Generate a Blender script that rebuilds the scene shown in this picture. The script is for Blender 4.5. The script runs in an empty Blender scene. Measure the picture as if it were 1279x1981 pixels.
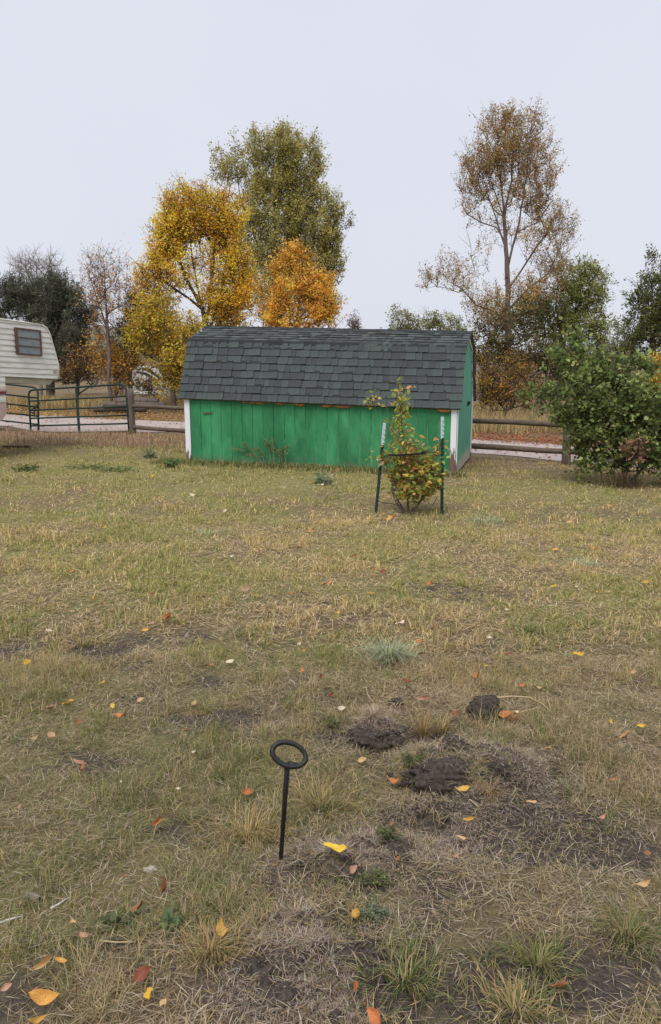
import bpy, math, random
import numpy as np
from mathutils import Vector, Matrix

# ------------------------------------------------------------------ camera, world, sun, exposure
sc = bpy.context.scene
col = sc.collection
PITCH = math.radians(11.8); CAMZ = 1.6; FPX = 1480.0; CX, CY = 639.5, 990.5
cam_d = bpy.data.cameras.new('camera'); cam = bpy.data.objects.new('camera', cam_d); col.objects.link(cam)
cam_d.sensor_fit = 'VERTICAL'; cam_d.sensor_height = 36.0; cam_d.sensor_width = 36.0
cam_d.lens = 36.0 * FPX / 1981.0
cam_d.clip_start = 0.05; cam_d.clip_end = 3000
cam.location = (0, 0, CAMZ); cam.rotation_euler = (math.pi/2 - PITCH, 0, 0)
sc.camera = cam

SUN_EL, SUN_AZ = math.radians(58), math.radians(200)     # high veiled sun, behind the camera
w = bpy.data.worlds.new('World'); sc.world = w; w.use_nodes = True
nt = w.node_tree; nt.nodes.clear()
wo = nt.nodes.new('ShaderNodeOutputWorld'); bg = nt.nodes.new('ShaderNodeBackground')
sky = nt.nodes.new('ShaderNodeTexSky'); sky.sky_type = 'NISHITA'; sky.sun_disc = False
sky.sun_elevation = SUN_EL; sky.sun_rotation = SUN_AZ; sky.dust_density = 4.0; sky.air_density = 1.0
sk = nt.nodes.new('ShaderNodeMix'); sk.data_type = 'RGBA'; sk.blend_type = 'MIX'
sk.inputs['Factor'].default_value = 0.93                # closed cloud cover over the clear sky
wtc = nt.nodes.new('ShaderNodeTexCoord'); wn = nt.nodes.new('ShaderNodeTexNoise'); wn.inputs['Scale'].default_value = 2.2; wn.inputs['Detail'].default_value = 4
wr = nt.nodes.new('ShaderNodeValToRGB'); wr.color_ramp.elements[0].position = .3; wr.color_ramp.elements[1].position = .7
wr.color_ramp.elements[0].color = (7.2, 7.5, 8.4, 1); wr.color_ramp.elements[1].color = (7.6, 7.85, 8.7, 1)
nt.links.new(wtc.outputs['Generated'], wn.inputs['Vector']); nt.links.new(wn.outputs[0], wr.inputs[0]); nt.links.new(wr.outputs[0], sk.inputs['B'])
nt.links.new(sky.outputs[0], sk.inputs['A']); nt.links.new(sk.outputs['Result'], bg.inputs[0])
bg.inputs[1].default_value = 0.0555
nt.links.new(bg.outputs[0], wo.inputs[0])
sun_d = bpy.data.lights.new('sun', 'SUN'); sun_d.energy = 1.5; sun_d.angle = math.radians(35); sun_d.color = (1, .96, .9)
sun = bpy.data.objects.new('sun', sun_d); col.objects.link(sun)
sun.rotation_euler = (math.pi/2 - SUN_EL, 0, math.radians(-25))
sc.view_settings.view_transform = 'Standard'; sc.view_settings.look = 'None'
sc.view_settings.exposure = 0.92; sc.view_settings.gamma = 1.0; sc.view_settings.use_curve_mapping = False
sc.cycles.max_bounces = 6; sc.cycles.transparent_max_bounces = 6

random.seed(7); rng = np.random.default_rng(7)
SP, CP = math.sin(PITCH), math.cos(PITCH)

# ------------------------------------------------------------------ pixel helpers
def P(px, py, d):
    """point seen at a pixel at depth d along the optical axis"""
    a = (px - CX)/FPX; u = (CY - py)/FPX
    return Vector((a*d, d*(CP + u*SP), CAMZ + d*(-SP + u*CP)))

# ------------------------------------------------------------------ noise
def _h(ix, iy, seed):
    h = (ix*374761393 + iy*668265263 + seed*974634777) & 0xffffffff
    h = ((h ^ (h >> 13))*1274126177) & 0xffffffff
    h = h ^ (h >> 16)
    return (h & 0xffff)/65535.0
def vn(x, y, s, seed=1):
    x = np.asarray(x, float)/s; y = np.asarray(y, float)/s
    ix = np.floor(x).astype(np.int64); iy = np.floor(y).astype(np.int64)
    fx = x-ix; fy = y-iy; fx = fx*fx*(3-2*fx); fy = fy*fy*(3-2*fy)
    a = _h(ix, iy, seed); b = _h(ix+1, iy, seed); c = _h(ix, iy+1, seed); d = _h(ix+1, iy+1, seed)
    return (a*(1-fx)+b*fx)*(1-fy) + (c*(1-fx)+d*fx)*fy
def fbm(x, y, s, seed=1, o=3):
    t = 0; a = 1; n = 0
    for i in range(o):
        t = t + a*vn(x, y, s/2**i, seed+i*17); n += a; a *= .5
    return t/n
def sstep(a, b, x):
    t = np.clip((np.asarray(x, float)-a)/(b-a), 0, 1); return t*t*(3-2*t)

# ------------------------------------------------------------------ terrain
def base_z(x, y):
    x = np.asarray(x, float); y = np.asarray(y, float)
    t = np.clip(y/14.0, 0, 1)
    z = -.48*t - .026*np.clip(x, -4, 8)*t
    z = z - .10*np.exp(-((x+8)/2.5)**2 - ((y-20)/2.5)**2)
    z = z - 1.35*sstep(29, 40, y)*sstep(4, -5, x)
    return z
MOUNDS = []
def hz(x, y):
    x = np.asarray(x, float); y = np.asarray(y, float)
    z = base_z(x, y)
    near = 1 - sstep(5, 10, y)
    z = z + near*(.05*(fbm(x, y, .9, 3)-.5) + .030*(fbm(x, y, .22, 9)-.5)) + .05*(fbm(x, y, 3.0, 21)-.5)*sstep(2, 5, y)*(1-sstep(15, 18, y))
    for (mx, my, sx, sy, h, p) in MOUNDS:
        q = ((x-mx)/sx)**2 + ((y-my)/sy)**2
        z = z + h*np.exp(-q**p)
    if DUG:
        m_ = dug_f(x, y); m_ = m_*m_*(3-2*m_)
        a_ = np.abs(vn(x, y, .13, 141)-.5)*2; b_ = np.abs(vn(x, y, .055, 143)-.5)*2
        z = z + m_*(.075*(a_-.35) + .040*(b_-.4) + .022*(vn(x, y, .024, 145)-.5))
    return z
DUG = []
def dug_f(x, y):
    v = np.zeros_like(np.asarray(x, float))
    for (bx, by, sx, sy, a) in DUG: v = np.maximum(v, a*np.exp(-((x-bx)/sx)**2-((y-by)/sy)**2))
    return v
def G(px, py, add=0.0):
    """where the ray through a pixel meets the ground"""
    a = (px - CX)/FPX; u = (CY - py)/FPX
    dx, dy, dz = a, CP+u*SP, -SP+u*CP
    d = 8.0
    lo, hi = .8, 120.0
    for _ in range(24):
        m = (lo+hi)/2
        if CAMZ + dz*m > float(hz(dx*m, dy*m)) + add: lo = m
        else: hi = m
    m = (lo+hi)/2
    return Vector((dx*m, dy*m, CAMZ+dz*m))
def gz(x, y): return float(hz(x, y))
def mound(px, py, sx, sy, h, p=1.0):
    g = G(px, py); MOUNDS.append((g.x, g.y, sx, sy, h, p))
mound(640, 1690, .33, .17, .045); mound(590, 1850, .26, .16, .05); mound(900, 1490, .28, .16, .10, 1.6)
mound(730, 1420, .13, .09, .06, 1.5); mound(1120, 1440, .3, .2, .03); mound(790, 1600, .10, .06, -.04)
mound(520, 1640, .05, .03, -.035); mound(760, 1530, .16, .07, -.035); mound(950, 1640, .22, .1, -.025)

_d = [(G(*p).x, G(*p).y) for p in ((870, 1455), (960, 1500), (900, 1560), (830, 1590), (990, 1600), (760, 1630), (690, 1670), (620, 1660), (610, 1790), (590, 1890), (730, 1420), (1050, 1480), (640, 1870))]
DUG += [(_d[0][0], _d[0][1], .30, .16, 1), (_d[1][0], _d[1][1], .22, .14, .9), (_d[2][0], _d[2][1], .28, .14, 1), (_d[3][0], _d[3][1], .2, .12, .9), (_d[4][0], _d[4][1], .24, .12, .7), (_d[5][0], _d[5][1], .18, .1, .9),
        (_d[6][0], _d[6][1], .2, .1, .85), (_d[7][0], _d[7][1], .16, .08, .8), (_d[8][0], _d[8][1], .22, .13, .6), (_d[9][0], _d[9][1], .22, .13, .75), (_d[10][0], _d[10][1], .15, .1, .9), (_d[11][0], _d[11][1], .15, .12, .5), (_d[12][0], _d[12][1], .2, .1, .6)]
# ------------------------------------------------------------------ materials
def mk(name):
    m = bpy.data.materials.new(name); m.use_nodes = True
    t = m.node_tree; b = t.nodes['Principled BSDF']
    return m, t, b
def N(t, kind, **kw):
    n = t.nodes.new(kind)
    for k, v in kw.items(): setattr(n, k, v)
    return n
def noise(t, scale, detail=4, rough=.6, vec=None, coord='Object', sc3=None):
    n = N(t, 'ShaderNodeTexNoise'); n.inputs['Scale'].default_value = scale
    n.inputs['Detail'].default_value = detail; n.inputs['Roughness'].default_value = rough
    tc = N(t, 'ShaderNodeTexCoord'); src = tc.outputs[coord]
    if sc3:
        mp = N(t, 'ShaderNodeMapping'); mp.inputs['Scale'].default_value = sc3
        t.links.new(src, mp.inputs[0]); src = mp.outputs[0]
    t.links.new(src, n.inputs['Vector'])
    return n
def ramp(t, fac, stops):
    r = N(t, 'ShaderNodeValToRGB'); e = r.color_ramp.elements
    while len(e) < len(stops): e.new(.5)
    for i, (p, c) in enumerate(stops): e[i].position = p; e[i].color = (*c, 1)
    t.links.new(fac, r.inputs[0]); return r
def mixc(t, fac, a, b, mode='MIX'):
    m = N(t, 'ShaderNodeMix', data_type='RGBA', blend_type=mode)
    for s, v in (('Factor', fac), ('A', a), ('B', b)):
        if hasattr(v, 'is_output'): t.links.new(v, m.inputs[s])
        elif s == 'Factor': m.inputs[s].default_value = v
        else: m.inputs[s].default_value = (*v, 1)
    return m.outputs['Result']
def bump(t, b, h, strength=.4, dist=.01):
    n = N(t, 'ShaderNodeBump'); n.inputs['Strength'].default_value = strength; n.inputs['Distance'].default_value = dist
    t.links.new(h, n.inputs['Height']); t.links.new(n.outputs[0], b.inputs['Normal'])
def simple(name, c, rough=.7, var=.25, scale=8, metal=0, bmp=.2, sc3=None, c2=None, spec=.3):
    m, t, b = mk(name)
    n = noise(t, scale, 5, .65, sc3=sc3)
    lo = tuple(v*(1-var) for v in c); hi = c2 if c2 else tuple(min(1, v*(1+var)) for v in c)
    r = ramp(t, n.outputs[0], [(.3, lo), (.7, hi)])
    t.links.new(r.outputs[0], b.inputs['Base Color'])
    b.inputs['Roughness'].default_value = rough; b.inputs['Metallic'].default_value = metal
    b.inputs['Specular IOR Level'].default_value = spec
    if bmp: bump(t, b, n.outputs[0], bmp, .005)
    return m
def vcol(name, transl=.0, rough=.75):
    m, t, b = mk(name)
    a = N(t, 'ShaderNodeAttribute'); a.attribute_name = 'Col'
    t.links.new(a.outputs['Color'], b.inputs['Base Color'])
    b.inputs['Roughness'].default_value = rough; b.inputs['Specular IOR Level'].default_value = .25
    if transl:
        tr = N(t, 'ShaderNodeBsdfTranslucent'); t.links.new(a.outputs['Color'], tr.inputs[0])
        mx = N(t, 'ShaderNodeMixShader'); mx.inputs[0].default_value = transl
        t.links.new(b.outputs[0], mx.inputs[1]); t.links.new(tr.outputs[0], mx.inputs[2])
        t.links.new(mx.outputs[0], t.nodes['Material Output'].inputs[0])
    return m
M = {}
M['leaf'] = vcol('foliage', .5); M['blade'] = vcol('grass_blades', .25, .8)
M['bark'] = simple('bark', (.115, .085, .07), .9, .35, 12, sc3=(1, 1, .25))
M['bark_grey'] = simple('bark_grey', (.20, .16, .125), .9, .3, 10, sc3=(1, 1, .25))
M['bark_dark'] = simple('bark_dark', (.06, .046, .04), .9, .3, 12)
M['post_wood'] = simple('weathered_post', (.125, .10, .085), .9, .45, 6, sc3=(4, 4, .5), bmp=.5)
M['rail_wood'] = simple('stained_rail', (.115, .085, .062), .8, .4, 5, sc3=(1, 4, 4), bmp=.4)
M['gate_green'] = simple('gate_paint', (.006, .024, .016), .5, .35, 10, spec=.35)
M['tpost'] = simple('t_post_paint', (.010, .026, .018), .55, .4, 20)
M['tpost_white'] = simple('t_post_white', (.36, .43, .44), .6, .15, 30)
M['iron'] = simple('black_iron', (.012, .011, .011), .55, .5, 40, metal=.0, bmp=.3, spec=.45)
M['wire'] = simple('wire', (.05, .04, .035), .6, .3, 10, bmp=0)
M['strap'] = simple('strap', (.012, .012, .014), .7, .2, 10)
M['clod'] = simple('clod_soil', (.042, .032, .026), .95, .65, 70, bmp=1.0, c2=(.088, .069, .057))
M['stone'] = simple('pale_stone', (.36, .32, .27), .9, .2, 30)
M['tube'] = simple('grey_card', (.24, .20, .18), .85, .25, 40)
M['dark'] = simple('dark_inside', (.01, .01, .01), .9, .2, 5, bmp=0)
M['foam'] = simple('foam', (.36, .17, .06), .9, .4, 30, bmp=.8)
M['rv_under'] = simple('camper_underside', (.42, .38, .31), .8, .2, 4)
M['rv_frame'] = simple('window_frame', (.13, .075, .06), .5, .25, 10)
M['mauve'] = simple('mauve_stripe', (.22, .05, .07), .5, .2, 6)
M['pinkish'] = simple('faded_pink', (.55, .38, .36), .55, .15, 6)
M['white_metal'] = simple('white_metal', (.68, .67, .64), .45, .08, 5, bmp=.05)
M['grimy_white'] = simple('grimy_white', (.50, .49, .46), .6, .25, 2, bmp=.05)
M['black_gloss'] = simple('black_graphic', (.01, .01, .012), .4, .2, 5, bmp=0)

# painted boards
def paint(name, c, c2, rough=.65, chips=.0, chipc=(.45, .40, .33)):
    m, t, b = mk(name)
    n1 = noise(t, 3.0, 6, .7, sc3=(1, 1, .35)); n2 = noise(t, 22, 4, .7, sc3=(1, 1, .12))
    base = ramp(t, n1.outputs[0], [(.36, c), (.64, c2)])
    oi = N(t, 'ShaderNodeObjectInfo')
    hv = N(t, 'ShaderNodeHueSaturation'); mr = N(t, 'ShaderNodeMapRange')
    mr.inputs['To Min'].default_value = .86; mr.inputs['To Max'].default_value = 1.1
    t.links.new(oi.outputs['Random'], mr.inputs[0]); t.links.new(mr.outputs[0], hv.inputs['Value'])
    t.links.new(base.outputs[0], hv.inputs['Color'])
    out = hv.outputs[0]
    st = ramp(t, n2.outputs[0], [(.58, (0, 0, 0)), (.78, (1, 1, 1))])
    out = mixc(t, mixc(t, 1.0, st.outputs[0], (.16, .16, .16), 'MULTIPLY'), out, tuple(min(1, v*2.2+.03) for v in c2))
    if chips:
        n3 = noise(t, 9, 6, .75)
        cm = ramp(t, n3.outputs[0], [(1-chips, (0, 0, 0)), (1-chips+.03, (1, 1, 1))])
        out = mixc(t, cm.outputs[0], out, chipc)
    ae = N(t, 'ShaderNodeAttribute'); ae.attribute_name = 'edge'
    n5 = noise(t, 5, 5, .7, sc3=(3, 3, 1)); ad = N(t, 'ShaderNodeMath', operation='MULTIPLY_ADD')
    t.links.new(n5.outputs[0], ad.inputs[0]); ad.inputs[1].default_value = .8; t.links.new(ae.outputs['Fac'], ad.inputs[2])
    em = ramp(t, ad.outputs[0], [(.84, (0, 0, 0)), (.92, (1, 1, 1))])
    out = mixc(t, em.outputs[0], out, (.42, .47, .36))
    af = N(t, 'ShaderNodeAttribute'); af.attribute_name = 'foot'; n8 = noise(t, 7, 6, .75)      # mud splashed up from the ground
    ad8 = N(t, 'ShaderNodeMath', operation='MULTIPLY_ADD'); t.links.new(n8.outputs[0], ad8.inputs[0]); ad8.inputs[1].default_value = .55; t.links.new(af.outputs['Fac'], ad8.inputs[2])
    sub8 = N(t, 'ShaderNodeMapRange'); sub8.inputs['From Min'].default_value = 1.14; sub8.inputs['From Max'].default_value = 1.32; sub8.inputs['To Max'].default_value = .62
    t.links.new(ad8.outputs[0], sub8.inputs[0]); out = mixc(t, sub8.outputs[0], out, (.15, .135, .085))
    n6 = noise(t, 34, 3, .6); sp = ramp(t, n6.outputs[0], [(.765, (0, 0, 0)), (.785, (1, 1, 1))])
    out = mixc(t, sp.outputs[0], out, (.45, .55, .45))
    n7 = noise(t, 1.1, 2, .4, sc3=(1.5, 1, 1)); pr7 = ramp(t, n7.outputs[0], [(.50, (.93, .93, .95)), (.53, (1.12, 1.1, 1.12))])
    out = mixc(t, 1.0, out, pr7.outputs[0], 'MULTIPLY')
    t.links.new(out, b.inputs['Base Color']); b.inputs['Roughness'].default_value = rough
    b.inputs['Specular IOR Level'].default_value = .3
    bump(t, b, n2.outputs[0], .25, .004)
    return m
M['green'] = paint('green_paint', (.020, .160, .060), (.050, .275, .115), chips=.268)
def peeled(name, paintc, paint2, wood, lo, hi):
    """paint worn off to bare wood along the foot of the boards; 'wear' is stored on the mesh"""
    m, t, b = mk(name)
    n1 = noise(t, 5, 6, .7, sc3=(1, 1, .3)); n2 = noise(t, 26, 6, .75, sc3=(1, 1, .16))
    base = ramp(t, n1.outputs[0], [(.3, paintc), (.7, paint2)])
    a = N(t, 'ShaderNodeAttribute'); a.attribute_name = 'wear'
    ad = N(t, 'ShaderNodeMath', operation='ADD'); t.links.new(a.outputs['Fac'], ad.inputs[0]); t.links.new(n2.outputs[0], ad.inputs[1])
    cm = ramp(t, ad.outputs[0], [(lo, (0, 0, 0)), (hi, (1, 1, 1))])
    wd = ramp(t, n2.outputs[0], [(.3, tuple(v*.7 for v in wood)), (.7, wood)])
    t.links.new(mixc(t, cm.outputs[0], base.outputs[0], wd.outputs[0]), b.inputs['Base Color'])
    b.inputs['Roughness'].default_value = .75; b.inputs['Specular IOR Level'].default_value = .25
    bump(t, b, n2.outputs[0], .4, .004)
    return m
M['trim'] = peeled('white_trim_paint', (.66, .68, .70), (.78, .80, .83), (.19, .12, .09), .70, .75)
M['teal'] = peeled('faded_teal_paint', (.085, .33, .22), (.14, .43, .29), (.56, .52, .40), .76, .80)

def shingle_mat():
    m, t, b = mk('asphalt_shingle')
    oi = N(t, 'ShaderNodeObjectInfo')
    r = ramp(t, oi.outputs['Random'], [(0, (.054, .060, .064)), (.25, (.058, .067, .069)), (.48, (.062, .075, .074)), (.70, (.068, .085, .082)), (1, (.078, .097, .092))])
    r.color_ramp.interpolation = 'CONSTANT'
    g = noise(t, 260, 2, .7, coord='Object'); g2 = noise(t, 2.5, 4, .6, coord='Object')
    gr = ramp(t, g.outputs[0], [(.3, (.62, .62, .62)), (.7, (1.35, 1.35, 1.35))])
    out = mixc(t, 1.0, r.outputs[0], gr.outputs[0], 'MULTIPLY')
    g2r = ramp(t, g2.outputs[0], [(.3, (.88, .88, .9)), (.7, (1.1, 1.1, 1.08))])
    out = mixc(t, 1.0, out, g2r.outputs[0], 'MULTIPLY')
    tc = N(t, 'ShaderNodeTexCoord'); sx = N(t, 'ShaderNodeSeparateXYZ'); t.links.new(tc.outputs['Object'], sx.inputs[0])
    shadow_band = ramp(t, sx.outputs['Y'], [(0.0, (.62, .62, .62)), (.03, (1, 1, 1)), (.68, (1, 1, 1)), (.75, (.45, .45, .45))])  # shadow line under the next course, painted in like a printed shadow strip
    out = mixc(t, 1.0, out, shadow_band.outputs[0], 'MULTIPLY')
    t.links.new(out, b.inputs['Base Color']); b.inputs['Roughness'].default_value = .9
    b.inputs['Specular IOR Level'].default_value = .25
    bump(t, b, g.outputs[0], .5, .003); return m
M['shingle'] = shingle_mat()
def shingle_v():
    m, t, b = mk('asphalt_shingle_upper')
    a = N(t, 'ShaderNodeAttribute'); a.attribute_name = 'Col'
    g = noise(t, 260, 2, .7); gr = ramp(t, g.outputs[0], [(.3, (.62, .62, .62)), (.7, (1.35, 1.35, 1.35))])
    t.links.new(mixc(t, 1.0, a.outputs['Color'], gr.outputs[0], 'MULTIPLY'), b.inputs['Base Color'])
    b.inputs['Roughness'].default_value = .9; bump(t, b, g.outputs[0], .5, .003); return m
M['shingle_v'] = shingle_v()
def leaf_obj_mat():
    m, t, b = mk('fallen_leaf')
    oi = N(t, 'ShaderNodeObjectInfo'); n = noise(t, 45, 4, .7)
    r = ramp(t, n.outputs[0], [(.34, (.38, .27, .2)), (.5, (.85, .8, .75)), (.66, (1.1, 1.1, 1.1))])
    t.links.new(mixc(t, 1.0, oi.outputs['Color'], r.outputs[0], 'MULTIPLY'), b.inputs['Base Color'])
    b.inputs['Roughness'].default_value = .6; b.inputs['Specular IOR Level'].default_value = .3
    bump(t, b, n.outputs[0], .3, .002); return m
M['fallen'] = leaf_obj_mat()
def siding_mat():
    m, t, b = mk('aluminium_siding')
    n = noise(t, 3, 6, .7, sc3=(1, 1, 6)); n2 = noise(t, 1.2, 3, .5)
    r = ramp(t, n.outputs[0], [(.3, (.58, .54, .48)), (.55, (.76, .735, .68)), (.8, (.80, .78, .74))])
    t.links.new(mixc(t, .35, r.outputs[0], n2.outputs[1], 'SOFT_LIGHT') if False else r.outputs[0], b.inputs['Base Color'])
    b.inputs['Roughness'].default_value = .45; return m
M['siding'] = siding_mat()
def glass_mat():
    m, t, b = mk('dusty_glass'); n = noise(t, 14, 6, .8)
    r = ramp(t, n.outputs[0], [(.35, (.20, .23, .25)), (.7, (.33, .36, .37))])
    t.links.new(r.outputs[0], b.inputs['Base Color']); b.inputs['Roughness'].default_value = .18
    b.inputs['Specular IOR Level'].default_value = .5; return m
M['glass'] = glass_mat()

# ground: soil, thatch, turf by masks stored on the sheet
def ground_mat():
    m, t, b = mk('lawn_soil')
    a1 = N(t, 'ShaderNodeAttribute'); a1.attribute_name = 'bare'
    a2 = N(t, 'ShaderNodeAttribute'); a2.attribute_name = 'green'
    n1 = noise(t, 7, 8, .7); n2 = noise(t, 60, 6, .75); n3 = noise(t, 220, 3, .7); n4 = noise(t, 1.1, 5, .6)
    soil = ramp(t, n2.outputs[0], [(.28, (.026, .021, .018)), (.5, (.082, .066, .057)), (.75, (.20, .170, .150))])
    thatch = ramp(t, n3.outputs[0], [(.3, (.055, .041, .028)), (.52, (.18, .135, .085)), (.75, (.38, .30, .19))])
    turf = ramp(t, n3.outputs[0], [(.3, (.10, .095, .04)), (.55, (.27, .24, .105)), (.8, (.46, .39, .20))])
    tt = mixc(t, a2.outputs['Fac'], thatch.outputs[0], turf.outputs[0])
    ad = N(t, 'ShaderNodeMath', operation='MULTIPLY_ADD')
    t.links.new(n1.outputs[0], ad.inputs[0]); ad.inputs[1].default_value = .9; t.links.new(a1.outputs['Fac'], ad.inputs[2])
    bm = ramp(t, ad.outputs[0], [(.72, (0, 0, 0)), (1.0, (1, 1, 1))])
    c = mixc(t, bm.outputs[0], tt, soil.outputs[0])
    v = ramp(t, n4.outputs[0], [(.3, (.85, .85, .85)), (.7, (1.12, 1.1, 1.05))])
    c = mixc(t, 1.0, c, v.outputs[0], 'MULTIPLY')
    t.links.new(c, b.inputs['Base Color']); b.inputs['Roughness'].default_value = .95
    b.inputs['Specular IOR Level'].default_value = .15
    hh = N(t, 'ShaderNodeMath', operation='ADD'); t.links.new(n2.outputs[0], hh.inputs[0]); t.links.new(n3.outputs[0], hh.inputs[1])
    bump(t, b, hh.outputs[0], .8, .012); return m
M['ground'] = ground_mat()
def road_mat():
    m, t, b = mk('pink_gravel'); n = noise(t, 30, 6, .8); n2 = noise(t, 1.0, 4, .6)
    r = ramp(t, n.outputs[0], [(.3, (.28, .235, .22)), (.6, (.44, .38, .36)), (.8, (.56, .50, .48))])
    v = ramp(t, n2.outputs[0], [(.3, (.85, .83, .82)), (.7, (1.1, 1.1, 1.1))])
    t.links.new(mixc(t, 1.0, r.outputs[0], v.outputs[0], 'MULTIPLY'), b.inputs['Base Color'])
    b.inputs['Roughness'].default_value = .95; bump(t, b, n.outputs[0], .7, .02); return m
M['road'] = road_mat()
M['hill'] = simple('far_hill', (.15, .15, .12), .95, .3, .02, bmp=0)

# ------------------------------------------------------------------ object helpers
def tag(o, label=None, cat=None, group=None, kind=None):
    if label: o['label'] = label
    if cat: o['category'] = cat
    if group: o['group'] = group
    if kind: o['kind'] = kind
    return o
def empty(name, loc, label=None, cat=None, group=None):
    o = bpy.data.objects.new(name, None); col.objects.link(o); o.location = loc; o.empty_display_size = .2
    return tag(o, label, cat, group)
def np_mesh(name, V, T, mat, colors=None, parent=None, attrs=None, smooth=False):
    """V (n,3), T (m,3) triangles or (m,4) quads -> one object"""
    V = np.asarray(V, np.float32); T = np.asarray(T, np.int32); k = T.shape[1]
    off = Vector((0, 0, 0))
    if parent is not None:
        off = chain(parent); V = V - np.array(off, np.float32)
    me = bpy.data.meshes.new(name)
    me.vertices.add(len(V)); me.vertices.foreach_set('co', V.ravel())
    me.loops.add(T.size); me.loops.foreach_set('vertex_index', T.ravel())
    me.polygons.add(len(T)); me.polygons.foreach_set('loop_start', np.arange(0, T.size, k, dtype=np.int32))
    me.polygons.foreach_set('loop_total', np.full(len(T), k, np.int32))
    if smooth: me.polygons.foreach_set('use_smooth', np.ones(len(T), bool))
    me.update(calc_edges=True)
    if colors is not None:
        a = me.color_attributes.new('Col', 'FLOAT_COLOR', 'POINT')
        c4 = np.ones((len(V), 4), np.float32); c4[:, :3] = colors; a.data.foreach_set('color', c4.ravel())
    for nme, v in (attrs or {}).items():
        a = me.attributes.new(nme, 'FLOAT', 'POINT'); a.data.foreach_set('value', np.asarray(v, np.float32))
    me.materials.append(mat)
    o = bpy.data.objects.new(name, me); col.objects.link(o)
    if parent is not None: o.parent = parent
    return o
def chain(o):
    v = Vector((0, 0, 0))
    while o is not None: v += o.location; o = o.parent
    return v
class MB:
    def __init__(s): s.v = []; s.f = []; s.smooth = False
    def add(s, vs, fs):
        b = len(s.v); s.v += [Vector(v) for v in vs]; s.f += [tuple(i+b for i in f) for f in fs]; return s
    def box(s, o, ax, ay, az):
        """corner o and three edge vectors"""
        o, ax, ay, az = map(Vector, (o, ax, ay, az))
        vs = [o, o+ax, o+ax+ay, o+ay, o+az, o+ax+az, o+ax+ay+az, o+ay+az]
        return s.add(vs, [(0, 3, 2, 1), (4, 5, 6, 7), (0, 1, 5, 4), (1, 2, 6, 5), (2, 3, 7, 6), (3, 0, 4, 7)])
    def prism(s, poly, ext):
        """polygon of 3-D points extruded by ext"""
        n = len(poly); e = Vector(ext)
        vs = [Vector(p) for p in poly] + [Vector(p)+e for p in poly]
        return s.add(vs, [tuple(range(n))[::-1], tuple(range(n, 2*n))] + [(i, (i+1) % n, n+(i+1) % n, n+i) for i in range(n)])
    def tube(s, pts, rad, n=8, closed=False):
        pts = [Vector(p) for p in pts]; m = len(pts)
        if not isinstance(rad, (list, tuple)): rad = [rad]*m
        vs = []; u = None
        for i in range(m):
            if closed: t = pts[(i+1) % m]-pts[i-1]
            else: t = pts[min(i+1, m-1)]-pts[max(i-1, 0)]
            t.normalize()
            if u is None:
                u = t.orthogonal().normalized()
            else:
                u = (u - t*u.dot(t)).normalized()
            wv = t.cross(u)
            for k in range(n):
                a = 2*math.pi*k/n
                vs.append(pts[i] + (u*math.cos(a)+wv*math.sin(a))*rad[i])
        fs = []
        for i in range(m if closed else m-1):
            j = (i+1) % m
            for k in range(n):
                fs.append((i*n+k, i*n+(k+1) % n, j*n+(k+1) % n, j*n+k))
        if not closed: fs += [tuple(range(n))[::-1], tuple(range((m-1)*n, m*n))]
        s.smooth = True
        return s.add(vs, fs)
    def build(s, name, mat, parent=None, wear=None, smooth=None):
        off = chain(parent) if parent is not None else Vector((0, 0, 0))
        me = bpy.data.meshes.new(name); me.from_pydata([tuple(v-off) for v in s.v], [], s.f)
        if (s.smooth if smooth is None else smooth):
            for p in me.polygons: p.use_smooth = len(p.vertices) == 4
        if wear:
            a = me.attributes.new('wear', 'FLOAT', 'POINT'); a.data.foreach_set('value', [wear(v) for v in s.v])
        me.materials.append(mat); me.update()
        o = bpy.data.objects.new(name, me); col.objects.link(o)
        if parent is not None: o.parent = parent
        return o

# ------------------------------------------------------------------ ground sheet
def gw(px, py): g = G(px, py); return (g.x, g.y)
BARE = [(*gw(880, 1590), .42, .16, .55), (*gw(830, 1440), .42, .20, .5), (*gw(590, 1910), .34, .17, .65), (*gw(1010, 1640), .3, .12, .55),
        (*gw(1210, 1900), .36, .16, .65), (*gw(225, 1830), .12, .05, .6), (*gw(430, 1390), .16, .06, .6), (*gw(60, 1260), .6, .3, .26),
        (*gw(330, 1235), .5, .2, .24), (*gw(1250, 1660), .2, .1, .4), (*gw(900, 1145), .8, .3, .35), (*gw(1240, 1075), .7, .3, .25),
        (*gw(330, 1620), .22, .10, .45), (*gw(620, 1630), .35, .08, .45), (*gw(620, 1700), .3, .08, .35), (*gw(180, 1480), .3, .14, .25),
        (*gw(795, 1000), .5, .35, .28), (*gw(1010, 1480), .25, .15, .4), (*gw(700, 1530), .3, .08, .3)]
def bare_f(x, y):
    v = 1.25*(fbm(x, y, .42, 31, 4)-.5) + .40*(fbm(x, y, 1.5, 37)-.5) + .10
    v = v*(1 - .8*sstep(4.2, 7, y))
    for (bx, by, sx, sy, a) in BARE: v = v + a*np.exp(-((x-bx)/sx)**2-((y-by)/sy)**2)
    v = v + .42*dug_f(x, y)*(.55+.9*(fbm(x, y, .2, 43, 2)-.3))
    return np.clip(v, 0, 1)
GREEN = [(*gw(330, 915), 3.0, 1.6, .55), (*gw(150, 910), 2.0, 1.2, .45), (*gw(640, 935), 2.2, .7, .7), (*gw(460, 910), 1.2, .8, .5), (*gw(1150, 960), 1.6, 1.4, .35),
         (*gw(600, 1030), 2.2, 1.2, .25), (*gw(560, 1470), .35, .2, .3), (*gw(80, 1800), .4, .3, .35), (*gw(800, 1900), .25, .3, .3),
         (*gw(1100, 1650), .25, .2, .3), (*gw(640, 960), 3, 1.5, .25)]
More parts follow.
